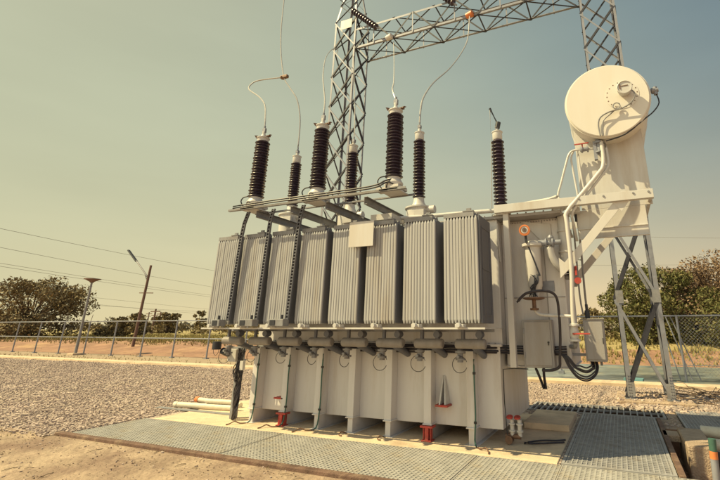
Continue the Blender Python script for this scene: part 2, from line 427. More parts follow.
def blades(name, n, region, hmin, hmax, m_, wd=.03):
    mb = MB()
    for _ in range(n):
        x, y = region(); z = height(x, y)-.03; a = random.uniform(0, 3.14); h = random.uniform(hmin, hmax)
        for _k in range(3):
            a += 1.1; c, s = math.cos(a)*wd, math.sin(a)*wd; lx, ly = random.gauss(0, .25)*h, random.gauss(0, .25)*h
            b = len(mb.v); mb.v += [(x-c, y-s, z), (x+c, y+s, z), (x+lx, y+ly, z+h)]; mb.f.append((b, b+1, b+2))
    return tag(mb.build(name, m_), kind='stuff')
blades('weeds', 160, lambda: (random.uniform(-14, -8.4), random.uniform(4.3, 4.9)), .02, .07, 'straw', .006)
blades('weeds', 60, lambda: (random.uniform(-8, 1), 4.66-abs(random.gauss(0, .08))), .02, .06, 'straw', .005)
mb = MB()
for _ in range(70):
    x = random.uniform(-10, 1); y = random.uniform(2.4, 4.6); a = random.uniform(0, 3.14); L_ = random.uniform(.05, .22); z = height(x, y)+.006
    mb.tube([(x, y, z), (x+L_*.5*math.cos(a)+.01, y+L_*.5*math.sin(a), z+.012), (x+L_*math.cos(a), y+L_*math.sin(a), z)], .0035, 4, 2)
tag(mb.build('twigs', 'twig'), kind='stuff')
# dead twigs on the gravel at the right
mb = MB()
for _ in range(90):
    x = random.uniform(1.3, 4.2); y = random.uniform(11, 14.3); a = random.uniform(0, 3.14); L_ = random.uniform(.3, 1.1)
    p = Vector((x, y, .05)); d = Vector((math.cos(a), math.sin(a)*.6, random.uniform(-.03, .18)))
    mb.tube([p, p+d*L_*.5+Vector((0, 0, random.uniform(.0, .08))), p+d*L_+Vector((random.uniform(-.1, .1), random.uniform(-.1, .1), 0))], .009, 4, 2)
tag(mb.build('dead_branches', 'twig'), kind='stuff')

# ---- dry grass along the far bank and field
blades('dry_grass', 9000, lambda: (random.uniform(-75, 14), random.uniform(24.5, 48)), .12, .38, 'straw', .05)
blades('dry_grass', 2600, lambda: (random.uniform(-60, 12), random.uniform(22.8, 27)), .1, .3, 'straw', .03)
blades('weeds', 500, lambda: (random.uniform(-45, -14), 15.3+abs(random.gauss(0, 1.6))), .05, .16, 'straw', .015)

# ------------------------------------------------------------------ gratings
def grating(x0, x1, y0, y1, px, py, bw, m_, z1=.02, depth=.03, fr=.03):
    mb = MB()
    n = round((x1-x0)/px)
    for i in range(1, n): c = x0+(x1-x0)*i/n; mb.box(c-bw/2, c+bw/2, y0+fr, y1-fr, z1-depth, z1)
    n = round((y1-y0)/py)
    for i in range(1, n): c = y0+(y1-y0)*i/n; mb.box(x0+fr, x1-fr, c-bw*.75, c+bw*.75, z1-depth, z1-.002)
    f = MB(); f.box(x0, x0+fr, y0, y1, z1-depth-.01, z1+.001).box(x1-fr, x1, y0, y1, z1-depth-.01, z1+.001)
    f.box(x0+fr, x1-fr, y0, y0+fr, z1-depth-.01, z1).box(x0+fr, x1-fr, y1-fr, y1, z1-depth-.01, z1)
    return mb, f
nx = 8
gx = [-8.26+i*1.06 for i in range(nx+2)]
pos = ['leftmost panel, at the sandy corner beside the gravel', 'second panel from the gravel end', 'third panel from the gravel end', 'fourth panel from the gravel end', 'middle panel in front of the third stiffener', 'panel just right of the middle of the strip', 'panel in front of the red jack', 'panel in front of the last green earthing wire', 'rightmost panel, below the open square-mesh grating']
for i in range(9):
    g = empty('floor_grating', (gx[i], 4.84, 0)); tag(g, 'pale fine-mesh grating of the front walkway, '+pos[i], 'grating', 'fine mesh walkway gratings in front of the transformer')
    a, f = grating(gx[i], gx[i]+1.052, 4.86, 6.13, .054, .060, .023, 'grate', z1=.012+.003*((i*7) % 3), fr=.014)
    a.build('mesh_panel', 'grate', g); f.build('edge_frame', 'grate', g)
g = empty('floor_grating', (-.85, 6.2, 0)); tag(g, 'large open square-mesh steel grating over the dark pit right of the pad', 'grating')
a, f = grating(-.855, .405, 6.17, 9.73, .056, .078, .014, 'grate2', z1=.02, depth=.02, fr=.035); a.build('mesh_panel', 'grate2', g); f.build('edge_frame', 'grate2', g)
g = empty('floor_grating', (-1.95, 9.8, 0)); tag(g, 'wide-barred ladder grating across the trench behind the pad', 'grating')
a, f = grating(-1.93, .6, 9.77, 10.78, .12, .5, .022, 'grate2', z1=.02, depth=.04, fr=.04); a.build('mesh_panel', 'grate2', g); f.build('edge_frame', 'grate2', g)
g = empty('floor_grating', (.9, 9, 0)); tag(g, 'shaded square-mesh grating at the right edge beside the concrete block', 'grating')
a, f = grating(.82, 2.9, 8.95, 10.78, .055, .075, .014, 'grate2', z1=.02, depth=.035, fr=.035); a.build('mesh_panel', 'grate2', g); f.build('edge_frame', 'grate2', g)
mb = MB().box(-8.36, 1.35, 4.70, 4.80, -.12, .045); o = mb.build('edge_angle', 'rust', bevel=.012)
o.name = 'edging'; tag(o, 'long rusty brown steel edging along the front of the walkway gratings', 'edging')
mb = MB().box(.425, .492, 6.17, 9.7, -.1, .03); o = mb.build('edging', 'rust', bevel=.006); tag(o, 'short brown steel edging along the right side of the open grating', 'edging')

# ------------------------------------------------------------------ the power transformer
T = empty('power_transformer', (-3.9, 7.7, .014))
tag(T, 'large grey oil-filled power transformer with finned radiators, brown bushings and a cream conservator drum', 'transformer')
XC = [-6.2, -5.5, -4.8, -4.15, -3.47, -2.8, -2.12]       # wall stiffeners
mb = MB().box(-6.42, -1.70, 6.75, 8.75, .21, 1.33)
mb.box(-6.47, -1.66, 6.70, 8.80, 1.33, 1.37)
mb.box(-6.42, -1.66, 6.76, 8.75, 1.37, 3.30)
mb.box(-1.66, -.70, 7.02, 8.55, 1.05, 3.30)
mb.box(-1.66, -.68, 7.00, 8.57, 1.03, 1.05)
TANK = mb.build('tank', 'tankpaint', T, bevel=.008)
mb = MB().box(-6.47, -.64, 6.70, 8.82, 3.30, 3.345)
for i in range(42): mb.cyl((-6.38+i*.137, 6.74, 3.345), (-6.38+i*.137, 6.74, 3.372), .014, n=6)
mb.build('tank_cover', 'paint', T, bevel=.004)
# cover lugs, gas pipe, small boxes on the cover
mb = MB()
mb.tube([(-3.6, 6.3, 3.36), (-3.3, 6.5, 3.42), (-2.7, 6.6, 3.43), (-1.95, 6.65, 3.43), (-1.4, 6.75, 3.44)], .035, 10)
mb.box(-3.68, -3.28, 6.15, 6.6, 3.33, 3.43)
mb.build('gas_pipe', 'cream', T, smooth=True)
MB().box(-1.66, -.71, 7.008, 7.02, 2.05, 2.062).box(-.985, -.973, 7.008, 7.02, 1.06, 3.28).box(-1.66, -1.648, 7.008, 7.02, 1.06, 3.28).build('weld_bead', 'paint', T, bevel=.003)
mb = MB()
for i in range(22): mb.lathe((-1.63+i*.0435, 7.012, 3.27), (0, -1, 0), [(0, .011), (.012, .010)], 6)
mb.build('bolt_row', 'steel', T)
mb = MB()
for xa in [-6.36+i*.1 for i in range(47)]:
    if min(abs(xa-q) for q in XC) > .08: mb.lathe((xa, 6.722, 1.372), (0, 0, 1), [(0, .013), (.014, .012)], 6)
mb.build('bolt_row', 'steel', T)
MB().box(-1.05, -.86, 7.004, 7.014, 2.14, 2.30).build('blank_plate', 'galv', T, bevel=.002)
for xc in XC:
    mb = MB().box(xc-.06, xc+.06, 6.55, 6.75, .24, 1.27)
    mb.box(xc-.075, xc+.075, 6.535, 6.75, .225, .245)
    s = mb.build('stiffener', 'tankpaint', T, bevel=.006)
    if xc != -2.8:
        mb = MB().box(xc-.045, xc+.045, 6.57, 8.7, .02, .222)
        mb.box(xc-.10, xc+.10, 6.53, 8.7, .0, .02)
        mb.build('skid_foot', 'tankpaint', T, bevel=.004)
for xc in (-2.8, -5.5):
    mb = MB().box(xc-.08, xc+.08, 6.50, 6.64, .012, .032).box(xc-.1, xc+.1, 6.50, 6.64, .195, .222).box(xc-.03, xc+.03, 6.515, 6.62, .032, .195)
    for k in (-1, 1): mb.box(xc+k*.055-.008, xc+k*.055+.008, 6.53, 6.61, .032, .195)
    mb.build('jack_stand', 'red', T, bevel=.004)
    if xc == -2.8: MB().box(xc-.045, xc+.045, 6.66, 8.7, .02, .222).build('skid_foot', 'paint', T, bevel=.004)
for xc in (-2.62, -5.66):    # jacking lugs
    zz_ = .48 if xc > -3 else .42
    mb = MB().box(xc-.06, xc+.14, 6.55, 6.75, zz_, zz_+.028)
    lug = mb.build('jacking_lug', 'red', T, bevel=.003)
    mb = MB().prism([(xc, 6.75, zz_+.03), (xc, 6.56, zz_+.03), (xc, 6.73, zz_+.42)], (.02, 0, 0)).prism([(xc+.1, 6.75, zz_+.03), (xc+.08, 6.58, zz_+.03), (xc+.02, 6.74, zz_+.42)], (.02, 0, 0))
    if xc > -3: mb.build_each('gusset', 'white', lug)
# dark cable run along the ledge
mb = MB()
for k, (dz, r) in enumerate(((0, .019), (.038, .017), (.07, .014), (-.034, .015))):
    pts = [(-6.5+i*.42, 6.70-.012*((i+k) % 2)-(.0 if i < 11 else .0), 1.275+dz+random.uniform(-.008, .008)) for i in range(12)]
    pts += [(-1.55, 6.86, 1.27+dz), (-1.1, 6.93, 1.26+dz), (-.75, 6.9, 1.27+dz)]
    mb.tube(pts, r, 6, 2)
mb.build('cable_run', 'cable', T, smooth=True)

# ---- radiators: eight banks of pressed panels
RX = [-6.42+i*(6.42-1.95)/7 for i in range(8)]
def radiator(xc):
    w_ = .255
    if xc < -6.4: xc += .02
    n = 11; pitch = 2*w_/n
    mb = MB()
    zt, zb = 3.14, 1.66
    yf, yb = 5.74, 6.36
    for k in range(n):
        c = xc-w_+pitch*(k+.5)+random.uniform(-.0008, .0008); t = pitch*random.uniform(.478, .490)
        # one pressed panel: rounded front edge, waisted, tapered at both ends
        prof = [(yf, t*.70), (yf+.004, t*.93), (yf+.009, t), (yf+.05, t*.98), (yb-.05, t*.9), (yb-.01, t), (yb, t*.5)]
        yf = 5.74+random.uniform(-.003, .003); bw_ = random.uniform(-.0015, .0015)
        for z0, z1, s0, s1 in ((zb, zb+.05, .35, 1), (zb+.05, zt-.05, 1, 1), (zt-.05, zt, 1, .35)):
            b = len(mb.v); m_ = len(prof)
            for z, s in ((z0, s0), (z1, s1)):
                inset = (1-s)*.012
                for y, hx in prof: mb.v.append((c-hx*s, y+(inset if y < 6 else -inset), z))
                for y, hx in reversed(prof): mb.v.append((c+hx*s, y+(inset if y < 6 else -inset), z))
            m2 = 2*m_
            for i in range(m2): j = (i+1) % m2; mb.f.append((b+i, b+j, b+m2+j, b+m2+i))
            mb.f.append(tuple(b+i for i in reversed(range(m2)))); mb.f.append(tuple(b+m2+i for i in range(m2)))
    mb.box(xc-w_+.01, xc+w_-.01, yf+.045, yb-.06, zb+.03, zt-.03) if False else None
    # embossed flute lines on the outer panel face
    r_ = mb.build('radiator', 'rad', T, smooth=True)
    sd = MB().box(xc+w_+.002, xc+w_+.012, 5.765, 6.35, 1.67, 3.13); sd.build('gap_shade_plate', 'sidegrey', r_, bevel=.003)  # added plate, coloured as shade to darken the gap between banks
    e = MB()
    e.cyl((xc-w_+.02, 5.86, 3.16), (xc+w_-.02, 5.86, 3.16), .042, n=14)
    e.cyl((xc-w_+.02, 6.22, 3.16), (xc+w_-.02, 6.22, 3.16), .042, n=14)
    e.box(xc-w_+.0, xc+w_-.05, 5.745, 5.80, 3.135, 3.20)
    e.cyl((xc, 6.2, 3.16), (xc, 6.75, 3.16), .05, n=14).cyl((xc, 6.5, 3.16), (xc, 6.56, 3.16), .085, n=16)
    e.build_each('top_header', 'steel', r_, smooth=True)
    e = MB().box(xc+.09, xc+.16, 5.77, 5.79, 3.17, 3.26).cyl((xc+.125, 5.76, 3.225), (xc+.125, 5.80, 3.225), .03, n=10).box(xc+.04, xc+.2, 5.74, 5.82, 3.205, 3.22)
    e.build('lifting_lug', 'steel', r_)
    e = MB().cyl((xc-w_+.03, 6.16, 1.385), (xc+w_-.07, 6.16, 1.385), .068, n=20)
    e.lathe((xc+w_-.07, 6.16, 1.385), (1, 0, 0), [(0, .068), (.016, .056), (.018, .03)], 16).lathe((xc-w_+.03, 6.16, 1.385), (-1, 0, 0), [(0, .068), (.016, .056), (.018, .03)], 16)
    e.build('bottom_header', 'header', r_, smooth=True)
    e = MB().cyl((xc+.12, 6.16, 1.44), (xc+.12, 6.16, 1.58), .035, n=10).cyl((xc-.13, 6.16, 1.44), (xc-.13, 6.16, 1.58), .03, n=10)
    e.cyl((xc+.0, 6.16, 1.38), (xc+.0, 6.75, 1.20), .05, n=12).cyl((xc+.12, 6.1, 1.51), (xc+.12, 6.22, 1.51), .05, n=12)
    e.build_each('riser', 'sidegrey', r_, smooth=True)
    # butterfly valve hanging below the header
    v = MB().cyl((xc-.22, 6.28, 1.30), (xc-.22, 6.28, 1.13), .042, n=12).cyl((xc-.22, 6.28, 1.26), (xc-.22, 6.28, 1.285), .075, n=14).cyl((xc-.22, 6.28, 1.16), (xc-.22, 6.28, 1.185), .07, n=14)
    v.cyl((xc-.22, 6.16, 1.21), (xc-.22, 6.28, 1.21), .022, n=8)
    v.build('drain_valve', 'steel', r_, smooth=True)
    q = random.uniform(.085, .115); v = MB().ring((xc-.22+random.uniform(-.02, .02), 6.2, 1.215-q), (random.uniform(-.3, .3), 1, random.uniform(-.1, .1)), q, .005, 20, 160+180, n=22, m=5)
    v.build('wire_loop', 'cable', r_)
    v = MB().box(xc-.06, xc+.06, 5.62, 5.73, 1.608, 1.65).cyl((xc, 5.56, 1.635), (xc, 5.64, 1.635), .032, n=10)
    v.build('bottom_plug', 'cream', r_, bevel=.004)
    return r_
for xc in RX: radiator(xc)
# outer side plate with embossed frame (end of the last bank), shade put into its colour
mb = MB().box(-1.682, -1.668, 5.76, 6.34, 1.66, 3.15)
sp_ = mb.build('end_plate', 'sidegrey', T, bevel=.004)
mb = MB()
for y0, y1, z0, z1 in ((5.84, 5.86, 1.78, 2.98), (6.24, 6.26, 1.78, 2.98), (5.84, 6.26, 2.98, 3.0), (5.84, 6.26, 1.76, 1.78), (5.84, 6.26, 2.38, 2.4)): mb.box(-1.668, -1.660, y0, y1, z0, z1)
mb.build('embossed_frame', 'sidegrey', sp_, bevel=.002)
# support rail under the radiators
mb = MB().box(-6.72, -1.62, 5.70, 5.712, 1.582, 1.606).box(-6.72, -1.62, 5.712, 5.76, 1.597, 1.606)
for xc in RX: mb.box(xc+.29, xc+.32, 5.76, 6.75, 1.590, 1.602)
mb.build('support_rail', 'cream', T, bevel=.003)
mb = MB().box(-6.66, -1.66, 6.28, 6.33, 1.545, 1.585)
mb.build('support_beam', 'steel', T, bevel=.003)
# blank white plate in front of the fourth bank
mb = MB().box(-3.77, -3.33, 5.665, 5.675, 2.80, 3.20)
pl = mb.build('plate', 'white', T, bevel=.003)
MB().box(-3.71, -3.67, 5.676, 5.74, 2.84, 2.87).box(-3.43, -3.39, 5.676, 5.74, 2.84, 2.87).box(-3.71, -3.67, 5.676, 5.76, 3.1, 3.13).box(-3.43, -3.39, 5.676, 5.76, 3.1, 3.13).build_each('bracket', 'steel', pl)

# ---- ladder-type cable trays running down the radiator gaps
for (xa, xb, xe) in ((-5.88, -6.02, -6.10), (-5.31, -5.41, -5.48), (-4.67, -4.78, -4.85)):
    mb = MB()
    P = [(xa, 5.62, 3.58), ((xa+xb)/2-.02, 5.64, 3.38), (xb, 5.66, 3.14), (xe, 5.68, 1.72)]
    for a, b in zip(P, P[1:]):
        for s in (-1, 1): mb.bar((a[0]+s*.027, a[1], a[2]), (b[0]+s*.027, b[1], b[2]), .012, .03, up=(0, 1, 0))
        L_ = (Vector(b)-Vector(a)).length; n = int(L_/.05)
        for i in range(n):
            c = Vector(a).lerp(Vector(b), (i+.5)/n); mb.box(c.x-.024, c.x+.024, c.y-.012, c.y+.012, c.z-.01, c.z+.01)
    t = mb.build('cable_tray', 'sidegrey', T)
    mb = MB()
    for d in (-.012, .012): mb.tube([(p[0]+d, p[1]+.018, p[2]) for p in P], .009, 6, 3)
    mb.build_each('cable', 'cable', t, smooth=True)
for x0, x1 in ((-6.33, -6.14), (-5.72, -5.42), (-5.10, -4.80)):
    b_ = MB().box(x0, x1-.02, 5.56, 5.70, 1.625, 1.735).build('junction_box', 'steel', T, bevel=.006)
    MB().box(x0+.02, x0+.12, 5.552, 5.56, 1.64, 1.72).cyl((x1-.08, 5.6, 1.735), (x1-.08, 5.6, 1.80), .02, n=8).build_each('terminal_cover', 'dark', b_)

# ---- steelwork on top that carries the front row of bushings
mb = MB()
for xb, yb in ((-5.74, 7.2), (-4.98, 7.2), (-4.26, 7.2), (-3.52, 7.2)):
    y0 = 5.66
    mb.box(xb-.004, xb+.004, y0, yb, 3.475, 3.60).box(xb-.004, xb+.055, y0, yb, 3.592, 3.60).box(xb-.004, xb+.055, y0, yb, 3.475, 3.483)
    mb.box(xb-.01, xb+.05, yb-.12, yb, 3.34, 3.475)
    mb.box(xb-.01, xb+.05, 6.72, 6.80, 3.34, 3.475)
mb.build_each('cross_beam', 'steel', T, bevel=.002)
mb = MB()
mb.box(-6.28, -2.72, 5.52, 5.57, 3.603, 3.610).box(-6.28, -2.72, 5.52, 5.526, 3.610, 3.640)
mb.box(-6.0, -2.75, 5.88, 5.92, 3.603, 3.610).box(-6.0, -2.75, 5.914, 5.92, 3.610, 3.64)
mb.build_each('bushing_rail', 'steel', T, bevel=.002)
mb = MB()
for d in (0, .035): mb.tube([(-6.1, 5.46, 3.63+d), (-5.3, 5.45, 3.64+d), (-4.3, 5.45, 3.64+d), (-3.3, 5.46, 3.65+d), (-3.08, 5.5, 3.72+d), (-3.0, 5.6, 3.78+d)], .013, 6)
mb.build('conduit', 'cable', T, smooth=True)
def sheds(z0, z1, r0, r1, core, n):
    prof = [(0, core)]; H_ = z1-z0; s = H_/n
    for i in range(n):
        r = r0+(r1-r0)*(i/(n-1)); r *= (1 if i % 2 == 0 else .93)
        h = s*i
        prof += [(h+s*.10, core), (h+s*.28, r*.97), (h+s*.36, r), (h+s*.44, r*.985), (h+s*.82, core+.008), (h+s, core)]
    return prof
def thick_bushing(x):
    y = 5.70
    b = MB().box(x-.16, x+.16, 5.52, 5.92, 3.615, 3.635).box(x-.02, x+.16, 5.54, 5.86, 3.66, 3.70)
    b.lathe((x, y, 3.635), (0, 0, 1), [(0, .15), (.03, .15), (.035, .10), (.07, .11), (.10, .145), (.13, .15), (.16, .13), (.20, .11), (.225, .11)], 24)
    b.box(x-.26, x-.1, 5.60, 5.76, 3.64, 3.70)
    for k in range(4): b.cyl((x+.13*math.cos(k*1.57+.78), y+.13*math.sin(k*1.57+.78), 3.64), (x+.13*math.cos(k*1.57+.78), y+.13*math.sin(k*1.57+.78), 3.78), .018, n=6)
    r_ = b.build('bushing', 'white', T, smooth=True)
    MB().lathe((x, y, 3.86), (0, 0, 1), sheds(3.86, 4.97, .145, .135, .085, 21), 28).build('porcelain', 'porc', r_, smooth=True)
    c = MB().lathe((x, y, 4.97), (0, 0, 1), [(0, .10), (.05, .105), (.06, .12), (.075, .12), (.08, .07), (.13, .05), (.14, .03), (.22, .028)], 20)
    c.build('cap', 'cream', r_, smooth=True)
    c = MB().prism([(x-.12, y-.06, 5.04), (x-.15, y-.08, 5.10), (x-.1, y+.02, 5.11)], (.03, .02, 0)).prism([(x+.06, y-.05, 5.03), (x+.17, y-.02, 5.09), (x+.09, y+.04, 5.12)], (.02, .04, 0)).box(x+.02, x+.15, y-.03, y+.03, 5.055, 5.075)
    c.build_each('arcing_horn', 'copper', r_)
    c = MB().cyl((x, y, 5.18), (x, y, 5.30), .02, n=8).box(x-.035, x+.035, y-.02, y+.02, 5.16, 5.25)
    c.build('terminal', 'galv', r_)
    c = MB().tube([(x-.16, y-.1, 3.68), (x-.22, y-.12, 3.78), (x-.2, y-.1, 3.86), (x-.12, y-.08, 3.88)], .011, 6).tube([(x-.05, y-.15, 3.66), (x+.0, y-.18, 3.74), (x+.08, y-.15, 3.70)], .01, 6)
    c.build('lead', 'dark', r_, smooth=True)
    return r_
for x in (-5.84, -4.48, -3.02): thick_bushing(x)
def thin_bushing(x, z0, z1, zt, y=6.8, turret=True):
    b = MB()
    if turret:
        b.lathe((x, y, 3.345), (0, 0, 1), [(0, .25), (.03, .25), (.035, .22), (z0-3.345-.22, .22), (z0-3.345-.215, .25), (z0-3.345-.19, .25), (z0-3.345-.185, .15), (z0-3.345-.08, .10), (z0-3.345, .09)], 28)
        b.cyl((x+.18, y-.05, z0-.25), (x+.33, y-.05, z0-.25), .07, n=12).box(x+.02, x+.2, y-.25, y-.2, z0-.42, z0-.28)
    else:
        b.lathe((x, y, 3.345), (0, 0, 1), [(0, .16), (.03, .16), (.035, .1), (z0-3.345, .09)], 20)
    r_ = b.build('bushing', 'white' if turret else 'cream', T, smooth=True)
    MB().lathe((x, y, z0), (0, 0, 1), sheds(z0, z1, .118, .112, .07, 19), 26).build('porcelain', 'porc', r_, smooth=True)
    c = MB().lathe((x, y, z1), (0, 0, 1), [(0, .075), (.02, .085), (.13, .085), (.14, .095), (.155, .095), (.16, .05), (zt-z1-.1, .035), (zt-z1, .03)], 18)
    c.build('cap', 'cream', r_, smooth=True)
    c = MB().cyl((x, y, zt-.02), (x, y, zt+.13), .016, n=8).box(x-.03, x+.03, y-.03, y+.03, zt+.01, zt+.07)
    c.build('terminal', 'galv', r_)
    return r_
thin_bushing(-5.95, 4.0, 4.95, 5.17); thin_bushing(-4.54, 3.88, 4.96, 5.18); thin_bushing(-3.08, 3.84, 4.98, 5.22)
b7 = thin_bushing(-1.59, 3.48, 4.72, 4.92, turret=False)
mb = MB().tube([(-1.56, 6.8, 5.0), (-1.70, 6.8, 5.36)], .022, 8, 0).cyl((-1.585, 6.8, 4.95), (-1.56, 6.8, 5.06), .045, n=10)
mb.build('earthing_rod', 'dark', b7)
MB().tube([(-1.70, 6.8, 5.34), (-1.70, 6.78, 4.6), (-1.73, 6.74, 3.4)], .007, 6, 0).build('earthing_lead', 'alu', b7)

# ---- left end: wiring post with boxes and hanging cables
mb = MB().box(-6.80, -6.74, 6.66, 6.80, .014, 1.29).box(-6.98, -6.5, 6.60, 6.66, 1.22, 1.26)
lp = mb.build('cable_post', 'steel', T, bevel=.004)
MB().box(-6.86, -6.66, 6.50, 6.60, 1.0, 1.22).build('terminal_box', 'cream', lp, bevel=.006)
MB().box(-6.56, -6.48, 6.52, 6.58, .86, 1.02).build('terminal_box', 'cream', lp, bevel=.005)
mb = MB()
for k in range(11):
    a = random.uniform(-.05, .05); ph = random.uniform(0, 6)
    mb.tube([(-6.62+.07*math.sin(ph+i*.9)+a*.5, 6.60+.05*math.cos(ph+i), 1.24-i*.135) for i in range(10)], random.uniform(.008, .014), 5, 3)
for k in range(3): mb.ring((-6.68+k*.03, 6.56, .85-.05*k), (.3, 1, 0), .10+.01*k, .009, n=22, m=5)
mb.build('hanging_cables', 'cable', lp, smooth=True)
mb = MB().ring((-7.12, 6.45, 1.2), (.2, 1, 0), .09, .005, n=20, m=5); mb.build('wire_loop', 'cable', lp)
mb = MB().cyl((-6.95, 6.3, 1.36), (-6.95, 6.3, 1.22), .08, n=12).cyl((-6.85, 6.35, 1.2), (-6.85, 6.5, 1.14), .06, n=10); mb.build('pipe_stub', 'dark', lp, smooth=True)

# ---- green earthing wires down the stiffeners
for xc, zt, hook in ((-6.2, 1.15, -1), (-5.5, 1.15, -1), (-4.8, 1.18, -1), (-2.12, 1.16, 1)):
    gx_ = xc+.07
    mb = MB().tube([(gx_, 6.54, zt), (gx_, 6.535, .8), (gx_+.004, 6.54, .4), (gx_-.01, 6.52, .1), (gx_+hook*.03, 6.46, .03)], .011, 6)
    gw = mb.build('earthing_wire', 'green', T, smooth=True)
    MB().box(gx_-.02, gx_+.02, 6.525, 6.55, .95, .985).box(gx_-.02, gx_+.02, 6.525, 6.55, .30, .33).build_each('clip', 'black', gw)
    mb = MB().tube([(gx_+hook*.03, 6.46, .03), (gx_+hook*.12, 6.38, .03), (gx_+hook*.2, 6.34, .06), (gx_+hook*.25, 6.28, .03), (gx_+hook*.27, 6.22, .025)], .010, 6)
    mb.build('bare_lead', 'copper', gw, smooth=True)
for xc in (-4.15, -3.47): MB().tube([(xc, 6.5, .02), (xc-.05, 6.42, .05), (xc-.04, 6.33, .03), (xc+.03, 6.3, .025)], .009, 6).build('bare_lead', 'copper', T, smooth=True)

# ---- right side: post, cabinets, OLTC filter, pipes
MB().box(-1.535, -1.445, 6.66, 6.76, 1.05, 3.36).box(-1.56, -1.42, 6.64, 6.78, 3.36, 3.40).build('cover_post', 'white', T, bevel=.005)
cabA = MB().box(-1.36, -.92, 6.80, 7.02, 1.045, 1.72).build('control_cabinet', 'paint', T, bevel=.012)
MB().box(-1.33, -.95, 6.785, 6.80, 1.08, 1.69).build('door', 'paint', cabA, bevel=.006)
MB().box(-1.345, -1.325, 6.775, 6.785, 1.18, 1.26).box(-1.345, -1.325, 6.775, 6.785, 1.52, 1.60).build_each('hinge', 'steel', cabA)
MB().lathe((-.985, 6.785, 1.40), (0, -1, 0), [(0, .016), (.012, .014)], 10).box(-.992, -.978, 6.768, 6.775, 1.36, 1.41).build('lock', 'black', cabA)
cabB = MB().box(-.51, -.22, 7.15, 7.50, 1.13, 1.72).box(-.53, -.20, 7.13, 7.52, 1.72, 1.735).build('junction_cabinet', 'paint', T, bevel=.008)
MB().box(-.49, -.24, 7.138, 7.15, 1.16, 1.69).build('door', 'paint', cabB, bevel=.004)
MB().box(-.255, -.245, 7.12, 7.138, 1.38, 1.46).build('handle', 'black', cabB)
mb = MB().cyl((-.45, 7.3, 1.13), (-.45, 7.3, 1.07), .018, n=8).cyl((-.38, 7.3, 1.13), (-.38, 7.3, 1.07), .018, n=8).cyl((-.31, 7.3, 1.13), (-.31, 7.3, 1.07), .018, n=8)
mb.build_each('gland', 'steel', cabB)
MB().box(-.70, -.51, 7.2, 7.26, 1.62, 1.66).box(-.70, -.51, 7.2, 7.26, 1.2, 1.24).build_each('arm', 'steel', cabB)
# loops of black cable between tank and junction cabinet
mb = MB()
for k, d in enumerate((0, .022, .05, .095, .115, .15)):
    e = random.uniform(-.02, .02)
    mb.tube([(-.95+d*.3, 6.86, 1.27+e), (-.80+d*.4, 6.80, 1.22), (-.73+d*.6, 6.80, 1.07+d*.2), (-.62+d*.3, 6.80+e, .93+d*1.1), (-.5, 6.9+e, .89+d*1.15), (-.40-d*.2, 7.05, .95+d*.9), (-.36-d*.5, 7.2, 1.04), (-.37-d*.5, 7.28, 1.13)], .0105, 7, 4)
mb.build('cable_loops', 'cable', T, smooth=True)
# cylindrical oil filter unit
mb = MB().lathe((-1.12, 6.82, 2.0), (0, 0, 1), [(0, .03), (.02, .05), (.10, .055), (.16, .09), (.22, .11), (.80, .125), (.82, .17), (.86, .17), (.865, .12), (.90, .1)], 24)
fl = mb.build('oil_filter', 'white', T, smooth=True)
MB().box(-1.14, -1.10, 6.82, 7.02, 2.2, 2.24).box(-1.14, -1.10, 6.82, 7.02, 2.6, 2.64).build_each('bracket', 'steel', fl)
mb = MB()
for k in range(5): mb.tube([(-1.2+k*.03, 6.72, 2.05), (-1.15+random.uniform(-.05, .05), 6.69, 2.18), (-1.1+random.uniform(-.04, .06), 6.68, 2.28), (-1.04-k*.03, 6.72, 2.38)], .009, 5)
mb.build('small_leads', 'dark', fl, smooth=True)
MB().lathe((-1.13, 6.66, 2.0), (0, 0, 1), [(0, .12), (.015, .16), (.03, .16), (.035, .05)], 20).cyl((-1.13, 6.66, 1.88), (-1.13, 6.66, 2.0), .03, n=8).lathe((-1.13, 6.66, 1.85), (0, 0, 1), [(0, .06), (.03, .065)], 14).build('drip_tray', 'copper', fl, smooth=True)
mb = MB().tube([(-1.35, 6.5, 1.96), (-1.25, 6.5, 2.06), (-1.15, 6.5, 2.10), (-.98, 6.5, 2.115), (-.85, 6.55, 2.09), (-.79, 6.6, 2.0), (-.785, 6.65, 1.78), (-.80, 6.7, 1.5), (-.83, 6.7, 1.2), (-.85, 6.72, 1.08), (-.95, 6.75, 1.03), (-1.1, 6.78, 1.02)], .020, 8, 4)
mb.build('black_hose', 'cable', T, smooth=True)
mb = MB().tube([(-1.14, 6.66, 1.87), (-1.08, 6.67, 1.80), (-.98, 6.67, 1.78), (-.8, 6.66, 1.77), (-.62, 6.63, 1.76)], .022, 8)
mb.build('lower_pipe', 'cream', T, smooth=True)
# top flange pipe stub and valve beside the filter
mb = MB().lathe((-1.02, 6.78, 2.86), (1, 0, 0), [(0, .05), (.1, .05), (.105, .07), (.13, .07), (.135, .04), (.2, .04), (.205, .075), (.23, .075), (.235, .04), (.34, .04)], 16)
mb.lathe((-.83, 6.78, 2.86), (0, -.2, 1), [(0, .04), (.08, .05), (.12, .02)], 12)
mb.build('filter_valve', 'galv', T, smooth=True)
mb = MB().tube([(-.86, 6.78, 2.82), (-.84, 6.8, 2.66), (-.76, 6.85, 2.5), (-.66, 6.9, 2.42)], .06, 12); mb.build('elbow_pipe', 'cream', T, smooth=True)
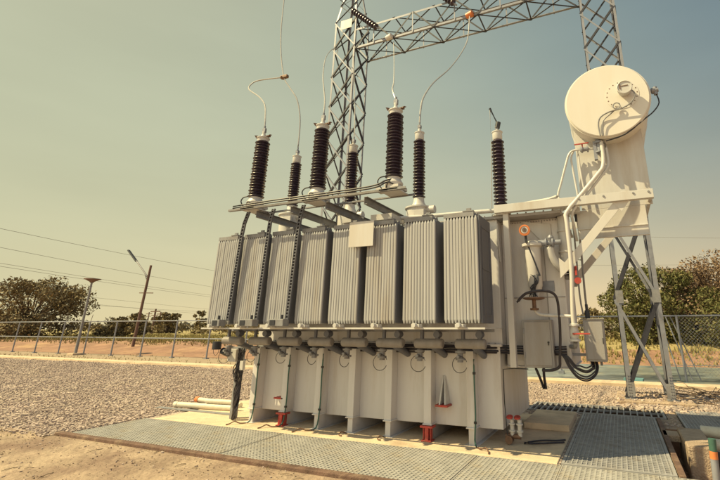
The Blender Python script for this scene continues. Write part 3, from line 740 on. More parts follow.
# dial thermometer
mb = MB().lathe((-1.19, 6.63, 3.05), (0, -1, -.1), [(0, .03), (.0, .085), (.03, .088), (.045, .085), (.047, .062), (.035, .06)], 24)
g_ = mb.build('dial_gauge', 'orange', T, smooth=True)
MB().lathe((-1.19, 6.592, 3.05), (0, -1, -.1), [(0, .055), (.004, .055)], 20).build('dial_face', 'white', g_)
MB().lathe((-1.19, 6.588, 3.05), (0, -1, -.1), [(0, .036), (.004, .036)], 20).box(-1.195, -1.185, 6.575, 6.58, 3.04, 3.09).build('dial_center', 'glass', g_)
MB().tube([(-1.19, 6.68, 2.97), (-1.16, 6.7, 2.8), (-1.08, 6.7, 2.55), (-1.02, 6.7, 2.35)], .012, 6).box(-1.2, -1.17, 6.62, 6.68, 2.86, 2.97).build('gauge_stem', 'dark', g_)
# round column at the tank corner
mb = MB().cyl((-.64, 7.0, 2.42), (-.64, 7.0, 3.34), .095, n=24)
for z in (2.42, 2.72, 3.05, 3.30): mb.cyl((-.64, 7.0, z), (-.64, 7.0, z+.025), .112, n=24)
mb.build('corner_column', 'cream', T, smooth=True)
MB().prism([(-.84, 7.01, 3.2), (-.84, 7.01, 2.75), (-1.3, 7.01, 3.28)], (0, -.02, 0)).prism([(-1.64, 6.76, 3.2), (-1.64, 6.62, 3.2), (-1.64, 6.76, 2.6)], (.02, 0, 0)).build_each('gusset', 'cream', T)
# corner drain valves near the ground
for dx, m_ in ((-1.60, 'white'), (-1.49, 'white')):
    v = MB().cyl((dx, 6.86, .12), (dx, 6.86, .34), .032, n=12).cyl((dx, 6.86, .18), (dx, 6.86, .20), .05, n=12).cyl((dx, 6.86, .27), (dx, 6.86, .29), .05, n=12)
    v = v.build('drain_valve', m_, T, smooth=True)
    MB().lathe((dx-.02, 6.83, .35), (0, -.4, 1), [(0, .012), (.02, .05), (.035, .045), (.04, .01)], 12).build('hand_wheel', 'red', v, smooth=True)
MB().cyl((-1.7, 6.86, .12), (-1.48, 6.86, .12), .035, n=10).cyl((-1.64, 6.78, .08), (-1.64, 6.9, .08), .055, n=12).build('drain_pipe', 'copper', T, smooth=True)
MB().tube([(-1.64, 6.72, .16), (-1.66, 6.715, .6), (-1.655, 6.71, 1.02), (-1.5, 6.74, 1.035), (-1.3, 6.78, 1.03)], .008, 6, 0).build('conduit', 'black', T)
MB().tube([(-1.45, 6.9, .03), (-1.2, 7.0, .035), (-1.0, 7.15, .03), (-.93, 7.2, .03)], .012, 6).tube([(-1.45, 6.95, .03), (-1.25, 7.15, .035), (-1.05, 7.25, .03), (-.93, 7.35, .03)], .012, 6).build_each('ground_cable', 'cable', T, smooth=True)
MB().tube([(-1.25, 7.05, 1.05), (-1.2, 7.1, .9), (-1.18, 7.3, .72)], .02, 6).tube([(-1.12, 7.05, 1.05), (-1.14, 7.15, .9), (-1.15, 7.3, .72)], .02, 6).build_each('cable_tail', 'cable', T, smooth=True)

# ---- conservator and its frame
mb = MB().box(-1.66, .66, 6.60, 6.608, 3.37, 3.50).box(-1.66, .66, 6.608, 6.70, 3.37, 3.378).box(-1.66, .66, 6.608, 6.70, 3.492, 3.50)
mb.box(-.72, .66, 8.30, 8.308, 3.37, 3.50).box(-.72, .66, 8.308, 8.38, 3.492, 3.50)
for x in (-.5, .60): mb.box(x, x+.05, 6.70, 8.30, 3.40, 3.49)
fr = mb.build('platform', 'cream', T, bevel=.003)
mb = MB()
for x in (-.35, .0, .4, .6): mb.lathe((x, 6.6, 3.46), (0, -1, 0), [(0, .016), (.014, .014)], 8)
mb.build_each('bolts', 'steel', fr)
mb = MB().box(-.335, .665, 6.94, 6.952, 3.36, 4.85).box(-.42, .56, 6.94, 6.952, 2.90, 3.355)
mb.box(-.42, .56, 6.90, 6.94, 2.90, 2.912).box(-.335, .655, 8.4, 8.412, 3.50, 4.78)
mb.box(-.42, .56, 6.92, 6.94, 3.05, 3.065)
mb.build_each('saddle_plate', 'cream', T, bevel=.003)
for yy in (6.66, 8.34):
    mb = MB().bar((.21, yy, 3.37), (-.62, yy, 2.46), .01, .12, up=(0, 1, 0) if False else None)
    mb.bar((.21, yy+.03, 3.37), (-.62, yy+.03, 2.46), .06, .012, off=(0, .055))
    b_ = mb.build('brace', 'white', T, bevel=.002)
    MB().prism([(.1, yy-.01, 3.37), (.34, yy-.01, 3.37), (.22, yy-.01, 3.22)], (0, .012, 0)).prism([(-.72, yy-.01, 2.3), (-.72, yy-.01, 2.6), (-.56, yy-.01, 2.45)], (0, .012, 0)).build_each('gusset', 'white', b_)
CX, CZ, CR = .215, 5.01, .615
prof = [(0, 0.001), (0., CR-.014), (.014, CR), (2.1, CR), (2.12, CR-.02), (2.16, .4), (2.18, .001)]
CON = MB().lathe((CX, 6.60, CZ), (0, 1, 0), prof, 72, cap=False).build('conservator', 'drum', T, smooth=True)
MB().lathe((CX, 6.635, CZ), (0, 1, 0), [(0, CR-.02), (0, CR+.016), (.03, CR+.016), (.03, CR-.02)], 72, cap=False).build('end_flange', 'drum', CON, smooth=True)
MB().lathe((CX, 7.55, CZ), (0, 1, 0), [(0, CR-.02), (0, CR+.006), (.012, CR+.006), (.012, CR-.02)], 72, cap=False).build('weld_seam', 'drum', CON, smooth=True)
mb = MB()
for k in range(18):
    t = R(k*20); c = (CX+.23+.215*math.cos(t), CZ+.04+.215*math.sin(t))
    mb.lathe((c[0], 6.605, c[1]), (0, -1, 0), [(0, .012), (.014, .010)], 6)
mb.build_each('hatch_bolt', 'copper', CON)
MB().lathe((CX+.23, 6.606, CZ+.04), (0, -1, 0), [(0, .24), (.012, .24), (.014, .18), (.014, .001)], 40).build('hatch', 'drum', CON, smooth=True)
mb = MB().lathe((CX+.27, 6.60, CZ+.09), (0, -1, -.05), [(0, .09), (.10, .09), (.102, .11), (.16, .11), (.165, .10), (.15, .095), (.15, .001)], 28)
gz = mb.build('level_gauge', 'cream', CON, smooth=True)
MB().box(CX+.22, CX+.32, 6.442, 6.448, CZ+.10, CZ+.112).box(CX+.2, CX+.215, 6.44, 6.446, CZ+.06, CZ+.14).build('needle', 'copper', gz)
mb = MB().tube([(CX+.36, 6.5, CZ+.05), (CX+.40, 6.48, CZ-.05), (CX+.34, 6.5, CZ-.16), (CX+.2, 6.53, CZ-.22), (CX+.02, 6.54, CZ-.24), (CX-.12, 6.56, CZ-.3), (CX-.16, 6.57, CZ-.42), (CX-.15, 6.57, CZ-.6)], .011, 6)
mb.tube([(CX+.15, 6.55, CZ-.17), (CX+.05, 6.55, CZ-.26), (CX-.06, 6.55, CZ-.34), (CX-.10, 6.56, CZ-.42), (CX-.12, 6.57, CZ-.6)], .010, 6)
mb.ring((CX+.13, 6.54, CZ-.16), (0, 1, 0), .05, .009, n=14, m=5)
mb.build('capillary', 'steel', CON, smooth=True)
mb = MB().lathe((CX+CR-.02, 6.78, CZ+.10), (1, 0, .05), [(0, .03), (.06, .03), (.065, .05), (.10, .05), (.105, .035), (.16, .035)], 12)
mb.cyl((CX+CR+.10, 6.78, CZ+.03), (CX+CR+.10, 6.78, CZ+.16), .03, n=10)
fit_ = mb.build('side_fitting', 'galv', CON, smooth=True)
MB().tube([(CX+CR+.10, 6.77, CZ+.05), (CX+CR+.12, 6.76, CZ-.12), (CX+CR+.02, 6.7, CZ-.28), (CX+CR-.12, 6.65, CZ-.40), (CX+.2, 6.63, CZ-.61), (CX-.08, 6.66, CZ-.66)], .010, 6).build('lead', 'dark', fit_, smooth=True)
# outlet under the drum, double pipe running back to the tank
mb = MB().lathe((.03, 6.76, 4.43), (0, 0, -1), [(0, .05), (.04, .05), (.045, .085), (.07, .085), (.075, .05), (.20, .05), (.205, .08), (.225, .08), (.23, .045)], 14)
mb.box(-.06, -.01, 6.72, 6.80, 4.1, 4.40)
mb.build('outlet', 'galv', T, smooth=True)
mb = MB().tube([(.06, 6.72, 4.45), (.07, 6.70, 4.15), (.045, 6.68, 3.95), (-.04, 6.66, 3.83), (-.30, 6.63, 3.54), (-.54, 6.6, 3.27), (-.55, 6.58, 3.1), (-.545, 6.58, 2.5), (-.585, 6.58, 1.85), (-.59, 6.58, 1.63)], .032, 10)
mb.build('downpipe', 'white', T, smooth=True)
mb = MB().tube([(.12, 6.74, 4.35), (.13, 6.74, 4.05), (.10, 6.72, 3.93), (.0, 6.7, 3.80), (-.24, 6.68, 3.52), (-.46, 6.66, 3.28), (-.47, 6.8, 3.1), (-.46, 7.0, 2.9)], .022, 8)
mb.build('vent_pipe', 'cream', T, smooth=True)
mb = MB().tube([(.0, 6.8, 4.32), (-.14, 6.8, 4.31), (-.33, 6.8, 4.33), (-.43, 6.8, 4.28), (-.50, 6.8, 4.1), (-.60, 6.8, 3.8), (-.66, 6.8, 3.62), (-.64, 6.78, 3.5), (-.63, 6.75, 3.3)], .018, 8)
mb.tube([(-.36, 6.84, 4.33), (-.41, 6.84, 4.22), (-.40, 6.84, 4.0), (-.37, 6.84, 3.6), (-.37, 6.84, 3.5)], .016, 8).tube([(-.30, 6.84, 4.33), (-.29, 6.84, 4.0), (-.27, 6.84, 3.7), (-.25, 6.84, 3.5)], .014, 8)
mb.build('breather_pipe', 'cream', T, smooth=True)
mb = MB().lathe((-.26, 6.8, 4.32), (1, 0, 0), [(0, .03), (.02, .055), (.04, .055), (.045, .035), (.1, .035), (.105, .055), (.125, .055), (.13, .03)], 12)
mb.build('breather_valve', 'galv', T, smooth=True)
MB().box(-.34, -.12, 6.755, 6.775, 4.40, 4.415).cyl((-.22, 6.78, 4.34), (-.22, 6.78, 4.41), .012, n=6).build('valve_handle', 'red', T)
# Buchholz relay and pipe to the tank corner
mb = MB().lathe((-.78, 6.84, 3.42), (1, 0, .05), [(0, .04), (.15, .04), (.155, .07), (.175, .07), (.18, .06), (.30, .06), (.305, .07), (.325, .07), (.33, .035), (.5, .035)], 14)
mb.box(-.55, -.36, 6.78, 6.9, 3.3, 3.48)
mb.build('gas_relay', 'cream', T, smooth=True)
mb = MB().tube([(-.66, 6.8, 3.6), (-.8, 6.8, 3.56), (-1.13, 6.82, 3.54), (-1.6, 6.84, 3.51)], .03, 8); mb.build('header_pipe', 'white', T, smooth=True)
mb = MB().tube([(-.42, 7.0, 3.28), (-.42, 7.1, 2.8), (-.44, 7.25, 2.2), (-.44, 7.3, 1.80)], .016, 8).tube([(-.50, 7.0, 3.28), (-.5, 7.1, 2.8), (-.52, 7.25, 2.1), (-.50, 7.3, 1.80)], .013, 8)
cd = mb.build('conduit', 'steel', T, smooth=True)
MB().cyl((-.44, 7.3, 1.72), (-.44, 7.3, 1.86), .038, n=10).cyl((-.44, 7.29, 1.86), (-.44, 7.28, 1.95), .022, n=8).cyl((-.42, 6.98, 3.2), (-.42, 6.98, 3.32), .04, n=10).build_each('gland', 'dark', cd, smooth=True)
MB().tube([(-.44, 7.15, 2.62), (-.52, 7.1, 2.62), (-.58, 7.08, 2.62)], .01, 5, 0).tube([(-.42, 7.05, 2.95), (-.3, 7.05, 3.05), (-.18, 7.04, 3.1)], .01, 5, 0).build_each('bracket', 'steel', cd)
# bottom valve on the downpipe
mb = MB().lathe((-.59, 6.58, 1.66), (0, 0, -1), [(0, .045), (.01, .075), (.035, .075), (.04, .045), (.10, .06), (.16, .06), (.2, .045), (.21, .075), (.235, .075), (.24, .03)], 14)
vb = mb.build('gate_valve', 'cream', T, smooth=True)
MB().cyl((-.59, 6.50, 1.52), (-.59, 6.56, 1.52), .015, n=8).box(-.61, -.38, 6.49, 6.51, 1.515, 1.535).build('valve_handle', 'red', vb, bevel=.003)
mb = MB().tube([(-.59, 6.58, 1.42), (-.6, 6.65, 1.36), (-.64, 6.85, 1.34), (-.70, 7.02, 1.34)], .03, 8); mb.build('tank_pipe', 'steel', T, smooth=True)
mb = MB().lathe((-.69, 7.1, 2.36), (1, -.3, 0), [(0, .04), (.08, .05), (.085, .08), (.1, .08), (.105, .05), (.18, .045)], 12)
mb.lathe((-.55, 7.0, 2.40), (0, 0, 1), [(-.2, .03), (-.1, .06), (.05, .06), (.1, .03)], 12)
mb.build('sampling_valve', 'steel', T, smooth=True)
MB().box(-.53, -.50, 6.9, 6.94, 2.36, 2.50).cyl((-.50, 6.9, 2.28), (-.50, 6.93, 2.28), .05, n=12).build('red_tag', 'red', T)

# ------------------------------------------------------------------ gantry
def lattice(mb_main, mb_dark, x0, x1, y0, y1, z0, z1, bay, w=.07, wd=.045, skew=0):
    """square lattice mast made of rolled angles"""
    C = [(x0, y0, 1, 1), (x1, y0, -1, 1), (x0, y1, 1, -1), (x1, y1, -1, -1)]
    for x, y, sx, sy in C: mb_main.angle((x, y, z0), (x, y, z1), w, .009, (sx, 0, 0), (0, sy, 0))
    n = round((z1-z0)/bay)
    for i in range(n):
        a = z0+(z1-z0)*i/n; b = z0+(z1-z0)*(i+1)/n
        up = i % 2 == 0
        for fy, o in ((y0, -.006), (y1, .006)):
            p, q = ((x0, fy+o, a), (x1, fy+o, b)); p2, q2 = ((x1, fy+o*2.6, a), (x0, fy+o*2.6, b))
            mb_dark.bar(p, q, .008, wd, up=(0, 1, 0)) if False else mb_dark.angle(p, q, wd, .006, (0, 1 if o < 0 else -1, 0), (Vector(q)-Vector(p)).cross(Vector((0, 1, 0))))
            mb_main.angle(p2, q2, wd*.8, .006, (0, 1 if o < 0 else -1, 0), (Vector(q2)-Vector(p2)).cross(Vector((0, 1, 0))))
        for fx, o in ((x0, -.006), (x1, .006)):
            p, q = ((fx+o, y0, a), (fx+o, y1, b)); p2, q2 = ((fx+o*2.6, y1, a), (fx+o*2.6, y0, b))
            mb_dark.angle(p, q, wd, .006, (1 if o < 0 else -1, 0, 0), (Vector(q)-Vector(p)).cross(Vector((1, 0, 0))))
            mb_dark.angle(p2, q2, wd, .006, (1 if o < 0 else -1, 0, 0), (Vector(q2)-Vector(p2)).cross(Vector((1, 0, 0))))
def tower(x0, x1, y0, y1, label, base):
    t = empty('lattice_tower', ((x0+x1)/2, (y0+y1)/2, base)); tag(t, label, 'tower', 'lattice towers of the gantry')
    a, b = MB(), MB()
    top = 13.0
    lattice(a, b, x0, x1, y0, y1, base, base+4.4, 2.15, w=.10, wd=.085)
    lattice(a, b, x0, x1, y0, y1, base+4.4, top, 1.22, w=.068, wd=.055)
    cx, cy = (x0+x1)/2, (y0+y1)/2
    for x in (x0, x1):
        for y in (y0, y1):
            a.angle((x, y, top), (cx+(x-cx)*.25, cy+(y-cy)*.25, 15.6), .07, .008, (1 if x < cx else -1, 0, 0), (0, 1 if y < cy else -1, 0))
    for i in range(3):
        z = top+i*.85; k = 1-i*.25*.85; k2 = 1-(i+1)*.25*.85
        for y in (y0, y1): b.bar((cx+(x0-cx)*k, cy+(y-cy)*k, z), (cx+(x1-cx)*k2, cy+(y-cy)*k2, z+.85), .008, .05, up=(0, 1, 0)); b.bar((cx+(x1-cx)*k, cy+(y-cy)*k, z), (cx+(x0-cx)*k2, cy+(y-cy)*k2, z+.85), .008, .05, up=(0, 1, 0))
        for x in (x0, x1): b.bar((cx+(x-cx)*k, cy+(y0-cy)*k, z), (cx+(x-cx)*k2, cy+(y1-cy)*k2, z+.85), .008, .05, up=(1, 0, 0))
    a.build_each('leg_angles', 'galv', t); b.build('lacing', 'lace', t)
    g = MB()
    for x in (x0, x1):
        for y in (y0, y1):
            sx = 1 if x == x0 else -1; sy = 1 if y == y0 else -1
            for z in (base+.05, base+2.1, base+4.3):
                g.box(min(x-sx*.01, x+sx*.16), max(x-sx*.01, x+sx*.16), y-.012*sy-.004, y-.012*sy+.004, z, z+.3)
            g.box(x-.12+sx*.05, x+.12+sx*.05, y-.12+sy*.05, y+.12+sy*.05, base, base+.02)
            for z in [base+.08+i*.06 for i in range(8)]+[base+4.1+i*.07 for i in range(6)]:
                for dx in (.03, .07): g.lathe((x+sx*dx, y-sy*.012, z), (0, -sy, 0), [(0, .014), (.016, .012)], 6)
    g.build_each('gusset_plates', 'steel', t)
    return t
tower(0., .95, 11.6, 12.55, 'right lattice steel tower rising behind the conservator drum', .07)
tl = tower(-8.9, -7.95, 11.6, 12.55, 'left lattice steel tower behind the brown bushings, with a peak above the gantry beam', .0)
MB().box(-8.60, -8.10, 11.53, 11.54, 12.55, 12.95).build('plate', 'cream', tl)
# the beam
G = empty('gantry_beam', (-3.95, 12.07, 11.58)); tag(G, 'horizontal lattice gantry beam spanning between the two steel towers', 'beam')
a, b = MB(), MB()
x0, x1 = -7.93, -.02; y0, y1, z0, z1 = 11.6, 12.55, 11.58, 12.46
for y, z, sy, sz in ((y0, z0, 1, 1), (y1, z0, -1, 1), (y0, z1, 1, -1), (y1, z1, -1, -1)): a.angle((x0, y, z), (x1, y, z), .08, .009, (0, sy, 0), (0, 0, sz))
n = 5
for i in range(n):
    xa = x0+(x1-x0)*i/n; xb = x0+(x1-x0)*(i+1)/n; xm = (xa+xb)/2
    for y, o in ((y0, -.01), (y1, .01)):
        b.bar((xa, y+o, z0), (xm, y+o, z1), .05, .012, up=(0, 1, 0)); b.bar((xm, y+o, z1), (xb, y+o, z0), .05, .012, up=(0, 1, 0))
        a.bar((xm, y+o*1.8, z0), (xm, y+o*1.8, z1), .04, .01, up=(0, 1, 0))
    for z, o in ((z0, -.01), (z1, .01)):
        b.bar((xa, y0, z+o), (xb, y1, z+o), .045, .01, up=(0, 0, 1)); b.bar((xb, y0, z+o*2), (xa, y1, z+o*2), .045, .01, up=(0, 0, 1))
        b.bar((xa+.04, y0, z+o*3), (xa+.04, y1, z+o*3), .045, .01, up=(0, 0, 1))
a.build('chord', 'galv', G); b.build('lacing', 'lace', G)
for i, (x, m_) in enumerate(((-6.46, 'white'), (-3.43, 'orange'))):
    MB().lathe((x, 11.56, 11.62), (1, -.2, .1), [(-.14, .05), (-.12, .10), (.10, .11), (.13, .05)], 14).build('clamp', m_, G, smooth=True)

def insulator(p, q, label, n=11):
    p = Vector(p); q = Vector(q); e = empty('insulator_string', p); tag(e, label, 'insulator', 'brown disc insulator strings on the gantry')
    L_ = (q-p).length; s = L_/n; prof = []
    for i in range(n): prof += [(i*s, .03), (i*s+s*.25, .03), (i*s+s*.35, .115), (i*s+s*.55, .12), (i*s+s*.7, .05), (i*s+s, .03)]
    MB().lathe(p, q-p, prof, 18).build('discs', 'porc', e, smooth=True)
    d = (q-p).normalized()
    MB().cyl(p-d*.12, p, .03, n=8).cyl(q, q+d*.12, .03, n=8).build_each('end_fitting', 'galv', e)
insulator((-8.0, 11.4, 13.15), (-6.9, 11.4, 12.05), 'slanting string of maroon insulator discs by the left tower top')
insulator((-4.7, 11.4, 12.98), (-3.92, 11.42, 12.12), 'short string of maroon insulator discs at the top edge over the beam', 8)

# ---- conductors
def wire(pts, r, label, m_='alu', sm=5):
    o = MB().tube(pts, r, 6, sm).build('conductor', m_, smooth=True, loc=pts[0]); return tag(o, label, 'wire')
wire([(-5.84, 5.70, 5.25), (-5.90, 5.74, 5.5), (-6.10, 5.88, 5.9), (-6.41, 6.0, 6.22), (-6.94, 6.2, 6.62), (-7.10, 6.35, 6.86), (-7.02, 6.5, 7.05), (-6.57, 6.8, 7.2)], .014, 'thin conductor curling left from the leftmost thick bushing to the wire clamp')
wire([(-5.95, 6.8, 5.28), (-5.97, 6.8, 5.97), (-6.11, 6.8, 6.5), (-6.35, 6.8, 6.86), (-6.57, 6.8, 7.2), (-6.84, 6.9, 7.94), (-7.04, 7.0, 8.8), (-7.27, 7.2, 9.96), (-7.61, 7.5, 11.73), (-7.9, 7.9, 13.5)], .014, 'long conductor rising out of the picture from the leftmost thin bushing')
wire([(-4.48, 5.70, 5.25), (-4.72, 6.0, 5.8), (-5.61, 7.0, 7.14), (-7.16, 9.0, 9.32), (-8.1, 10.5, 10.87), (-8.6, 11.45, 11.62), (-8.75, 11.6, 11.6)], .013, 'conductor from the middle thick bushing hooking over to the left tower')
wire([(-4.54, 6.8, 5.28), (-5.36, 8.0, 6.69), (-6.8, 10.0, 9.03), (-8.05, 11.7, 11.4)], .013, 'straight conductor from the middle thin bushing up to the left tower', sm=2)
wire([(-3.02, 5.70, 5.25), (-3.2, 5.9, 5.6), (-3.77, 7.0, 6.56), (-5.4, 10.0, 9.39), (-6.36, 11.7, 11.5)], .013, 'conductor from the thick bushing nearest the white plate up to the beam')
wire([(-3.08, 6.8, 5.30), (-3.08, 6.85, 5.68), (-3.12, 7.1, 6.09), (-3.19, 7.8, 6.83), (-3.24, 9.0, 7.94), (-3.33, 10.3, 9.3), (-3.44, 11.3, 10.51), (-3.42, 11.52, 11.55)], .017, 'thick conductor sweeping in an S curve from the third thin bushing to the beam')
o = MB().box(-6.66, -6.46, 6.76, 6.84, 7.17, 7.24).cyl((-6.62, 6.74, 7.2), (-6.62, 6.86, 7.2), .03, n=8).build('wire_clamp', 'copper', loc=(-6.57, 6.8, 7.2), bevel=.01); tag(o, 'small brown clamp joining the two leftmost conductors in mid air', 'clamp')
wire([(-8.05, 11.38, 13.2), (-8.6, 11.0, 13.8), (-9.4, 10.4, 14.9)], .014, 'dark conductor leaving the left insulator string towards the upper left', 'dark')

# ------------------------------------------------------------------ left fence, lamps, poles
F = empty('rail_fence', (-30, 18.3, 0)); tag(F, 'grey pipe railing fence with two rails beyond the gravel at the left', 'fence')
px_ = [-52.7+2.655*i for i in range(20)]
for i, x in enumerate(px_):
    z = .0
    p = MB().cyl((x, 18.3, z-.05), (x, 18.3, 2.02), .042, n=8).box(x-.1, x+.1, 18.2, 18.4, z-.05, z+.05)
    p = p.build('post', 'galv', F, smooth=True)
    if i in (7, 8, 10, 12, 13): MB().cyl((x, 18.3, 2.02), (x+.35, 18.15, 2.42), .016, n=6).build('barb_arm', 'galv', p)
for z in (2.0, 1.03): MB().cyl((-53, 18.3, z), (-1.9, 18.3, z), .032, n=8).build('rail', 'galv', F, smooth=True)
# lamp post
L = empty('lamp_post', (-31.4, 17.8, 0)); tag(L, 'short grey lamp post with a flat upturned cone head by the left fence', 'lamp post')
MB().cyl((-31.4, 17.8, .1), (-31.4, 17.8, 4.5), .085, .055, n=12).build('pole', 'steel', L, smooth=True)
MB().box(-31.7, -31.1, 17.5, 18.1, -.05, .12).build('base', 'concrete', L, bevel=.02)
MB().lathe((-31.4, 17.8, 4.42), (0, 0, 1), [(0, .1), (.05, .12), (.18, .36), (.22, .48), (.25, .46), (.26, .02)], 24).build('lamp_head', 'wood', L, smooth=True)
# wooden pole with tilted lamp arm
Pp = empty('utility_pole', (-33.0, 22.4, .2)); tag(Pp, 'brown wooden utility pole carrying a long tilted street lamp arm', 'utility pole')
MB().cyl((-33.0, 22.4, .1), (-32.7, 22.4, 6.2),   .11, .08, n=12).build('pole', 'wood', Pp, smooth=True)
MB().tube([(-32.75, 22.35, 5.3), (-33.05, 22.3, 5.6), (-34.4, 22.3, 6.66)], .055, 8, 2).bar((-32.78, 22.38, 5.0), (-33.1, 22.3, 5.62), .05, .05).build('arm', 'steel', Pp, smooth=True)
MB().bar((-34.3, 22.3, 6.56), (-35.6, 22.3, 7.56), .22, .11).build('lamp_head', 'dark', Pp, bevel=.05)
MB().bar((-33.4, 22.4, 4.15), (-31.9, 22.4, 4.1), .06, .06).build('cross_bar', 'wood', Pp)
for i, (x, y, h, lb) in enumerate(((-83.7, 60, 5.2, 'small distant utility pole with a cross arm beyond the field, nearer one'), (-104, 76, 5.4, 'tiny far utility pole with a cross arm, half hidden by the brush'), (-131, 92, 6.2, 'faint far utility pole left of the other distant one'))):
    e = empty('utility_pole', (x, y, .5)); tag(e, lb, 'utility pole', 'distant poles beyond the field')
    MB().cyl((x, y, .4), (x, y, h), .2, .16, n=8).build('pole', 'wood', e)
    MB().box(x-1.3, x+1.3, y-.08, y+.08, h-.6, h-.4).box(x-.9, x+.9, y-.08, y+.08, h-1.3, h-1.15).build('cross_bar', 'wood', e)
# overhead lines
PW = [((-54.64, 21.7), (-60.95, 51.69), 11.0), ((-60.38, 24.45), (-76.4, 65.41), 10.0), ((-68.09, 28.01), (-86.18, 72.77), 9.2), ((-65.74, 27.13), (-83.83, 71.38), 8.6),
      ((-83.48, 35.15), (-117.05, 100.38), 7.5), ((-99.28, 42.28), (-116.52, 100.45), 6.6), ((-89.63, 51.3), (-116.28, 100.35), 6.0)]
nm = ['topmost overhead line crossing the left sky', 'second overhead line from the top in the left sky', 'third overhead line from the top in the left sky', 'fourth overhead line from the top in the left sky', 'fifth overhead line from the top, low in the left sky', 'sixth overhead line, just above the left trees', 'lowest overhead line, near the horizon at the left']
for (a_, b_, z), s_ in zip(PW, nm):
    a2 = Vector((a_[0], a_[1], z)); b2 = Vector((b_[0], b_[1], z)); d = b2-a2
    p = a2-d*.18; q = b2+d*.55
    pts = [p.lerp(q, t/10)-Vector((0, 0, 4*.35*(t/10)*(1-t/10))) for t in range(11)]
    wire(pts, .011+.00022*a2.length*.55, s_, 'steel', 1)
for a_, b_, lb in (((-9.0, 38.5, 10.), (24, 55, 10.), 'upper faint overhead line crossing the right sky'), ((-11, 45.5, 8.), (28, 57, 8.), 'lower faint overhead line crossing the right sky above the trees')):
    wire([a_, tuple((Vector(a_)+Vector(b_))/2-Vector((0, 0, .25))), b_], .012, lb, 'steel', 4)

# ------------------------------------------------------------------ right fence
F2 = empty('chain_link_fence', (6, 17, 0)); tag(F2, 'chain-link fence with a top rail beyond the pond at the right', 'fence')
for i in range(8):
    x = 1.78+i*2.6
    MB().cyl((x, 17, -.1), (x, 17, 2.02), .035, n=8).build('post', 'galv', F2, smooth=True)
MB().cyl((-2.5, 17, 1.99), (20, 17, 1.99), .026, n=8).build('rail', 'galv', F2, smooth=True)
MB().cyl((1.2, 17, 0.45), (20, 17, .45), .012, n=6).build('rail', 'galv', F2)
for k, (xa, xb) in enumerate(((1.45, 1.95), (1.25, 1.62), (1.6, 2.2))): MB().cyl((xa, 17+.05*k, 2.0), (xb, 17+.05*k, .0), .02, n=6).build('brace', 'galv', F2)
mb = MB(); s = .11; x0, x1, z0, z1 = 1.8, 12.0, .1, 1.96
n = int((x1-x0+z1-z0)/s)
for i in range(n):
    t = x0-(z1-z0)+i*s
    a_ = (max(t, x0), z0+max(0, x0-t)); b_ = (min(t+(z1-z0), x1), z1-max(0, t+(z1-z0)-x1))
    if b_[0] > a_[0]:
        mb.bar((a_[0], 17.02, a_[1]), (b_[0], 17.02, b_[1]), .005, .005); mb.bar((a_[0], 17.025, z0+z1-a_[1]), (b_[0], 17.025, z0+z1-b_[1]), .005, .005)
mb.build('mesh', 'galv', F2)

# ------------------------------------------------------------------ small things around the pad
o = MB().cyl((-8.74, 7.12, .07), (-7.35, 7.27, .07), .055, n=16).cyl((-8.80, 7.113, .07), (-8.72, 7.12, .07), .06, n=16).build('pipe', 'pvc', loc=(-8, 7.2, .07), smooth=True); tag(o, 'white plastic pipe with a dark end lying along the edge of the pad', 'pipe')
o = MB().cyl((-8.0, 7.2, .17), (-7.3, 7.28, .17), .045, n=14).build('pipe', 'pvc', loc=(-7.6, 7.24, .17), smooth=True); tag(o, 'short white pipe resting on the longer pipe next to the wiring post', 'pipe')
e = empty('pipe', (-8.9, 7.8, .06)); tag(e, 'white pipe with an orange cap lying on the gravel behind the other pipes', 'pipe')
MB().cyl((-8.95, 7.82, .06), (-7.5, 7.62, .06), .05, n=14).build('tube', 'pvc', e, smooth=True); MB().cyl((-9.03, 7.83, .06), (-8.93, 7.817, .06), .062, n=14).build('cap', 'orange', e, smooth=True)
o = MB().box(-9.1, -7.0, 6.3+.6, 7.02, .014, .03).build('board', 'steel', loc=(-8, 6.95, .02)); tag(o, 'dark flat strip lying in front of the white pipes', 'board')
# drilled blocks etc at right
mb = MB().box(.66, 1.0, 7.5, 8.72, -.42, .07); o = mb.build('concrete_block', 'block', loc=(.8, 8.1, -.42), bevel=.025); tag(o, 'weathered upright concrete block standing in the red trench at the right', 'block')
mb = MB().box(.43, .655, 8.25, 8.62, -.06, .03); o = mb.build('concrete_plank', 'block', loc=(.5, 8.4, 0), bevel=.01); tag(o, 'grey concrete plank bridging the gap beside the open grating', 'plank')
o = MB().cyl((1.0, 8.75, .03), (2.6, 8.55, .02), .085, n=18).build('pipe', 'pvc', loc=(1.8, 8.6, 0), smooth=True); tag(o, 'upper thick white pipe entering from the right edge beside the concrete block', 'pipe')
o = MB().cyl((1.02, 8.32, -.06), (2.6, 8.1, -.08), .085, n=18).build('pipe', 'pvc', loc=(1.8, 8.2, 0), smooth=True); tag(o, 'lower thick white pipe in the trench at the right edge', 'pipe')
e = empty('pipe_support', (1.1, 7.7, -.42)); tag(e, 'dark steel clamp post with a yellow foot beside the concrete block', 'support')
MB().box(1.03, 1.09, 7.7, 7.76, -.42, -.02).box(1.14, 1.19, 7.72, 7.78, -.42, -.06).build('upright', 'dark', e); MB().box(1.02, 1.1, 7.66, 7.7, -.42, -.36).build('foot', 'orange', e)
e = empty('marker_stake', (.55, 4.55, 0)); tag(e, 'grey stake with green and orange bands leaning at the lower right corner', 'stake')
MB().cyl((.545, 4.5, -.05), (.575, 4.5, .60), .028, n=12).build('shaft', 'galv', e, smooth=True)
MB().cyl((.575, 4.5, .60), (.578, 4.5, .655), .029, n=12).build('band', 'orange', e, smooth=True)
MB().cyl((.578, 4.5, .655), (.583, 4.5, .745), .0285, n=12).build('tip', 'green', e, smooth=True)
